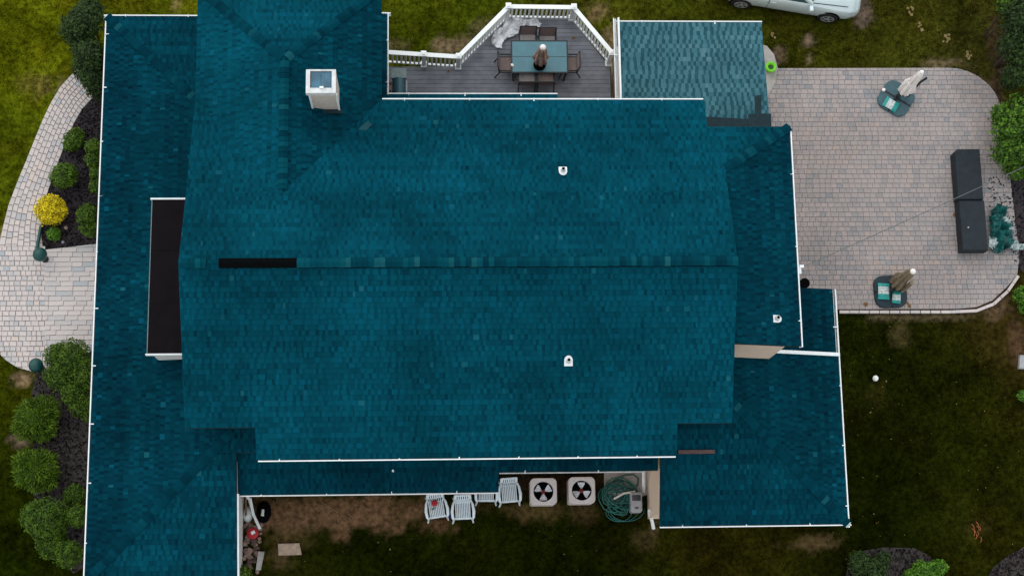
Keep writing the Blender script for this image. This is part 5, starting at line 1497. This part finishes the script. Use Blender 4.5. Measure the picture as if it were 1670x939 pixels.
shrub('dark_shrub', 'dark low shrub on the mulch at the bottom edge', [(1402, 918, .4, .36, .35), (1425, 932, .4, .40, .35), (1440, 912, .25, .25, .2)], 'leaf_dark', .045, 2600)


# ------------------------------------------------------------------ car
def car():
    F, B_ = U(1346, 31, .0), U(1206, 8, .0); d = (F - B_); ang = math.atan2(d.y, d.x); wb = d.length
    c = (F + B_) / 2; lat = Vector((-math.sin(ang), math.cos(ang), 0)); ctr = c + lat * .80
    t = thing('parked_car', (ctr.x, ctr.y, 0), 'silver car parked on the grass at the top edge', 'car', None, ang)
    hw = .90; xf, xr = wb / 2 + .92, -wb / 2 - .95
    # body sections: x, half width at sill, half width at belt, sill z, belt z
    S = [(xf, .62, .58, .38, .62), (xf - .10, .74, .70, .27, .70), (xf - .35, .85, .80, .22, .78), (xf - .8, .89, .84, .22, .86), (wb / 2 - .35, .90, .85, .22, .94), (wb / 2 - .75, .90, .86, .22, .99), (0, .90, .86, .22, 1.0), (-wb / 2 + .2, .90, .86, .22, 1.0), (-wb / 2 - .35, .89, .84, .24, 1.0), (xr + .15, .82, .78, .30, .96), (xr, .72, .70, .42, .84)]
    vs_ = []; fs = []
    for x, w0, w1, z0, z1 in S:
        zm = z0 + (z1 - z0) * .55
        vs_ += [(x, -w0 * .94, z0), (x, -w0, z0 + .12), (x, -w0 * 1.01, zm), (x, -w1, z1 - .05), (x, -w1 * .93, z1), (x, 0, z1 + .035), (x, w1 * .93, z1), (x, w1, z1 - .05), (x, w0 * 1.01, zm), (x, w0, z0 + .12), (x, w0 * .94, z0)]
    K = 11
    for i in range(len(S) - 1):
        for k in range(K): k2 = (k + 1) % K; fs.append((i * K + k, (i + 1) * K + k, (i + 1) * K + k2, i * K + k2))
    fs.append(tuple(range(K))); e = (len(S) - 1) * K; fs.append(tuple(range(e + K - 1, e - 1, -1)))
    b_ = MB(); b_.add(vs_, fs); body = part('body', b_, 'car', t, smooth=True, world_coords=False)
    # cabin
    xa, xb = wb / 2 - .62, -wb / 2 - .45; G = [(xa, .80, .995), (xa - .62, .66, 1.40), (xa - 1.1, .66, 1.46), (xb + .75, .65, 1.45), (xb + .35, .64, 1.38), (xb, .76, 1.0)]
    vs_ = []
    for x, w, z in G: vs_ += [(x, -w, z), (x, 0, z + .03), (x, w, z)]
    fs = [(a * 3, (a + 1) * 3, (a + 1) * 3 + 1, a * 3 + 1) for a in range(5)] + [(a * 3 + 1, (a + 1) * 3 + 1, (a + 1) * 3 + 2, a * 3 + 2) for a in range(5)]
    low = len(vs_); bl = [(xa, -.83, .97), (xb, -.80, .97), (xb, .80, .97), (xa, .83, .97)]; vs_ += bl
    fs += [(0, low, low + 1, 15, 12, 9, 6, 3), (2, 5, 8, 11, 14, 17, low + 2, low + 3)]
    b_ = MB(); b_.add(vs_, fs); cab = part('cabin', b_, 'car', t, world_coords=False)
    def lerp(a, b, f): return tuple(a[i] + (b[i] - a[i]) * f for i in range(3))
    def pane(p, nm, off=(0, 0, .012)):
        b_ = MB(); c_ = tuple(sum(q[i] for q in p) / len(p) for i in range(3)); pp = [lerp(q, c_, .07) for q in p]; pp = [(q[0] + off[0], q[1] + off[1], q[2] + off[2]) for q in pp]
        k = len(pp); b_.add(pp + [(q[0] - off[0] * 1.3, q[1] - off[1] * 1.3, q[2] - off[2] * 1.3) for q in pp], [tuple(range(k)), tuple(range(2 * k - 1, k - 1, -1))] + [(k + i, k + (i + 1) % k, (i + 1) % k, i) for i in range(k)]); part(nm, b_, 'carglass', cab, world_coords=False)
    pane([(G[0][0], -.79, .995), (G[1][0], -.65, 1.40), (G[1][0], .65, 1.40), (G[0][0], .79, .995)], 'windscreen', (.02, 0, .02))
    pane([(G[4][0], -.62, 1.38), (G[5][0], -.74, 1.0), (G[5][0], .74, 1.0), (G[4][0], .62, 1.38)], 'rear_window', (-.02, 0, .02))
    for s in (-1, 1):
        xm = (xa + xb) / 2 - .05
        pane([(xa - .12, s * .825, .99), (xa - .66, s * .672, 1.385), (xm + .04, s * .672, 1.42), (xm + .04, s * .825, .99)], 'side_window', (0, s * .014, .004))
        pane([(xm - .06, s * .825, .99), (xm - .06, s * .672, 1.42), (xb + .45, s * .665, 1.37), (xb + .2, s * .815, .99)], 'side_window', (0, s * .014, .004))
        b_ = MB(); b_.box((xa - .05, s * .99, 1.0), (.13, .20, .13), s * -.2, taper=.8); part('mirror', b_, 'car', t, world_coords=False)
        for hx_ in (xm + .12, xm - .85):
            b_ = MB(); b_.box((hx_, s * .905, .80), (.20, .03, .035)); part('door_handle', b_, 'car', t, world_coords=False)
        for sx in (xa + .02, xm, xb + .55):
            b_ = MB(); b_.box((sx, s * .902, .62), (.010, .02, .64)); part('door_seam', b_, 'black', t, world_coords=False)
        b_ = MB(); b_.box((xf - .27, s * .70, .63), (.24, .16, .10), s * -.45); part('headlight', b_, 'carlight', t, world_coords=False)
        b_ = MB(); b_.box((xr + .08, s * .70, .82), (.14, .20, .18), s * .35); part('tail_light', b_, 'taillight', t, world_coords=False)
        b_ = MB(); b_.tube([(xf - .42, s * .66, .845), (xa - .05, s * .79, 1.005)], .012, 5); part('hood_seam', b_, 'black', t, world_coords=False)
        for wx in (wb / 2, -wb / 2):
            b_ = MB(); n_ = 24; pr = [(.345, -.02), (.345, .0)]
            b_.lathe((0, 0, 0), [(.375, -.06), (.375, .012)], n_); b_.v = [(wx + p[0], s * (.885 + p[2]), .33 + p[1]) for p in b_.v]; part('wheel_arch', b_, 'black', t, world_coords=False)
            b_ = MB(); b_.lathe((0, 0, 0), [(.20, -.11), (.30, -.11), (.325, -.08), (.325, .05), (.30, .075), (.215, .075)], n_, caps=True); b_.v = [(wx + p[0], s * (.865 + p[2]), .325 + p[1]) for p in b_.v]; w_ = part('wheel', b_, 'tyre', t, world_coords=False)
            b_ = MB(); b_.lathe((0, 0, 0), [(.215, .06), (.215, .085), (.185, .085), (.185, .06)], n_, caps=False); b_.lathe((0, 0, 0), [(.05, .05), (.045, .09)], 10)
            for k in range(5):
                a = k * 2 * PI / 5 + .3; ca, sa = math.cos(a), math.sin(a); p = [(.04, -.03), (.2, -.035), (.2, .035), (.04, .03)]
                b_.add([(u * ca - v * sa, u * sa + v * ca, .084) for u, v in p] + [(u * ca - v * sa, u * sa + v * ca, .06) for u, v in p], [(0, 1, 2, 3), (0, 4, 5, 1), (2, 6, 7, 3), (1, 5, 6, 2)])
            b_.v = [(wx + p[0], s * (.865 + p[2]), .325 + p[1]) for p in b_.v]; part('rim', b_, 'rim', w_, world_coords=False)
    b_ = MB(); b_.box((xf - .02, 0, .50), (.06, .9, .16)); part('grille', b_, 'black', t, world_coords=False)


car()
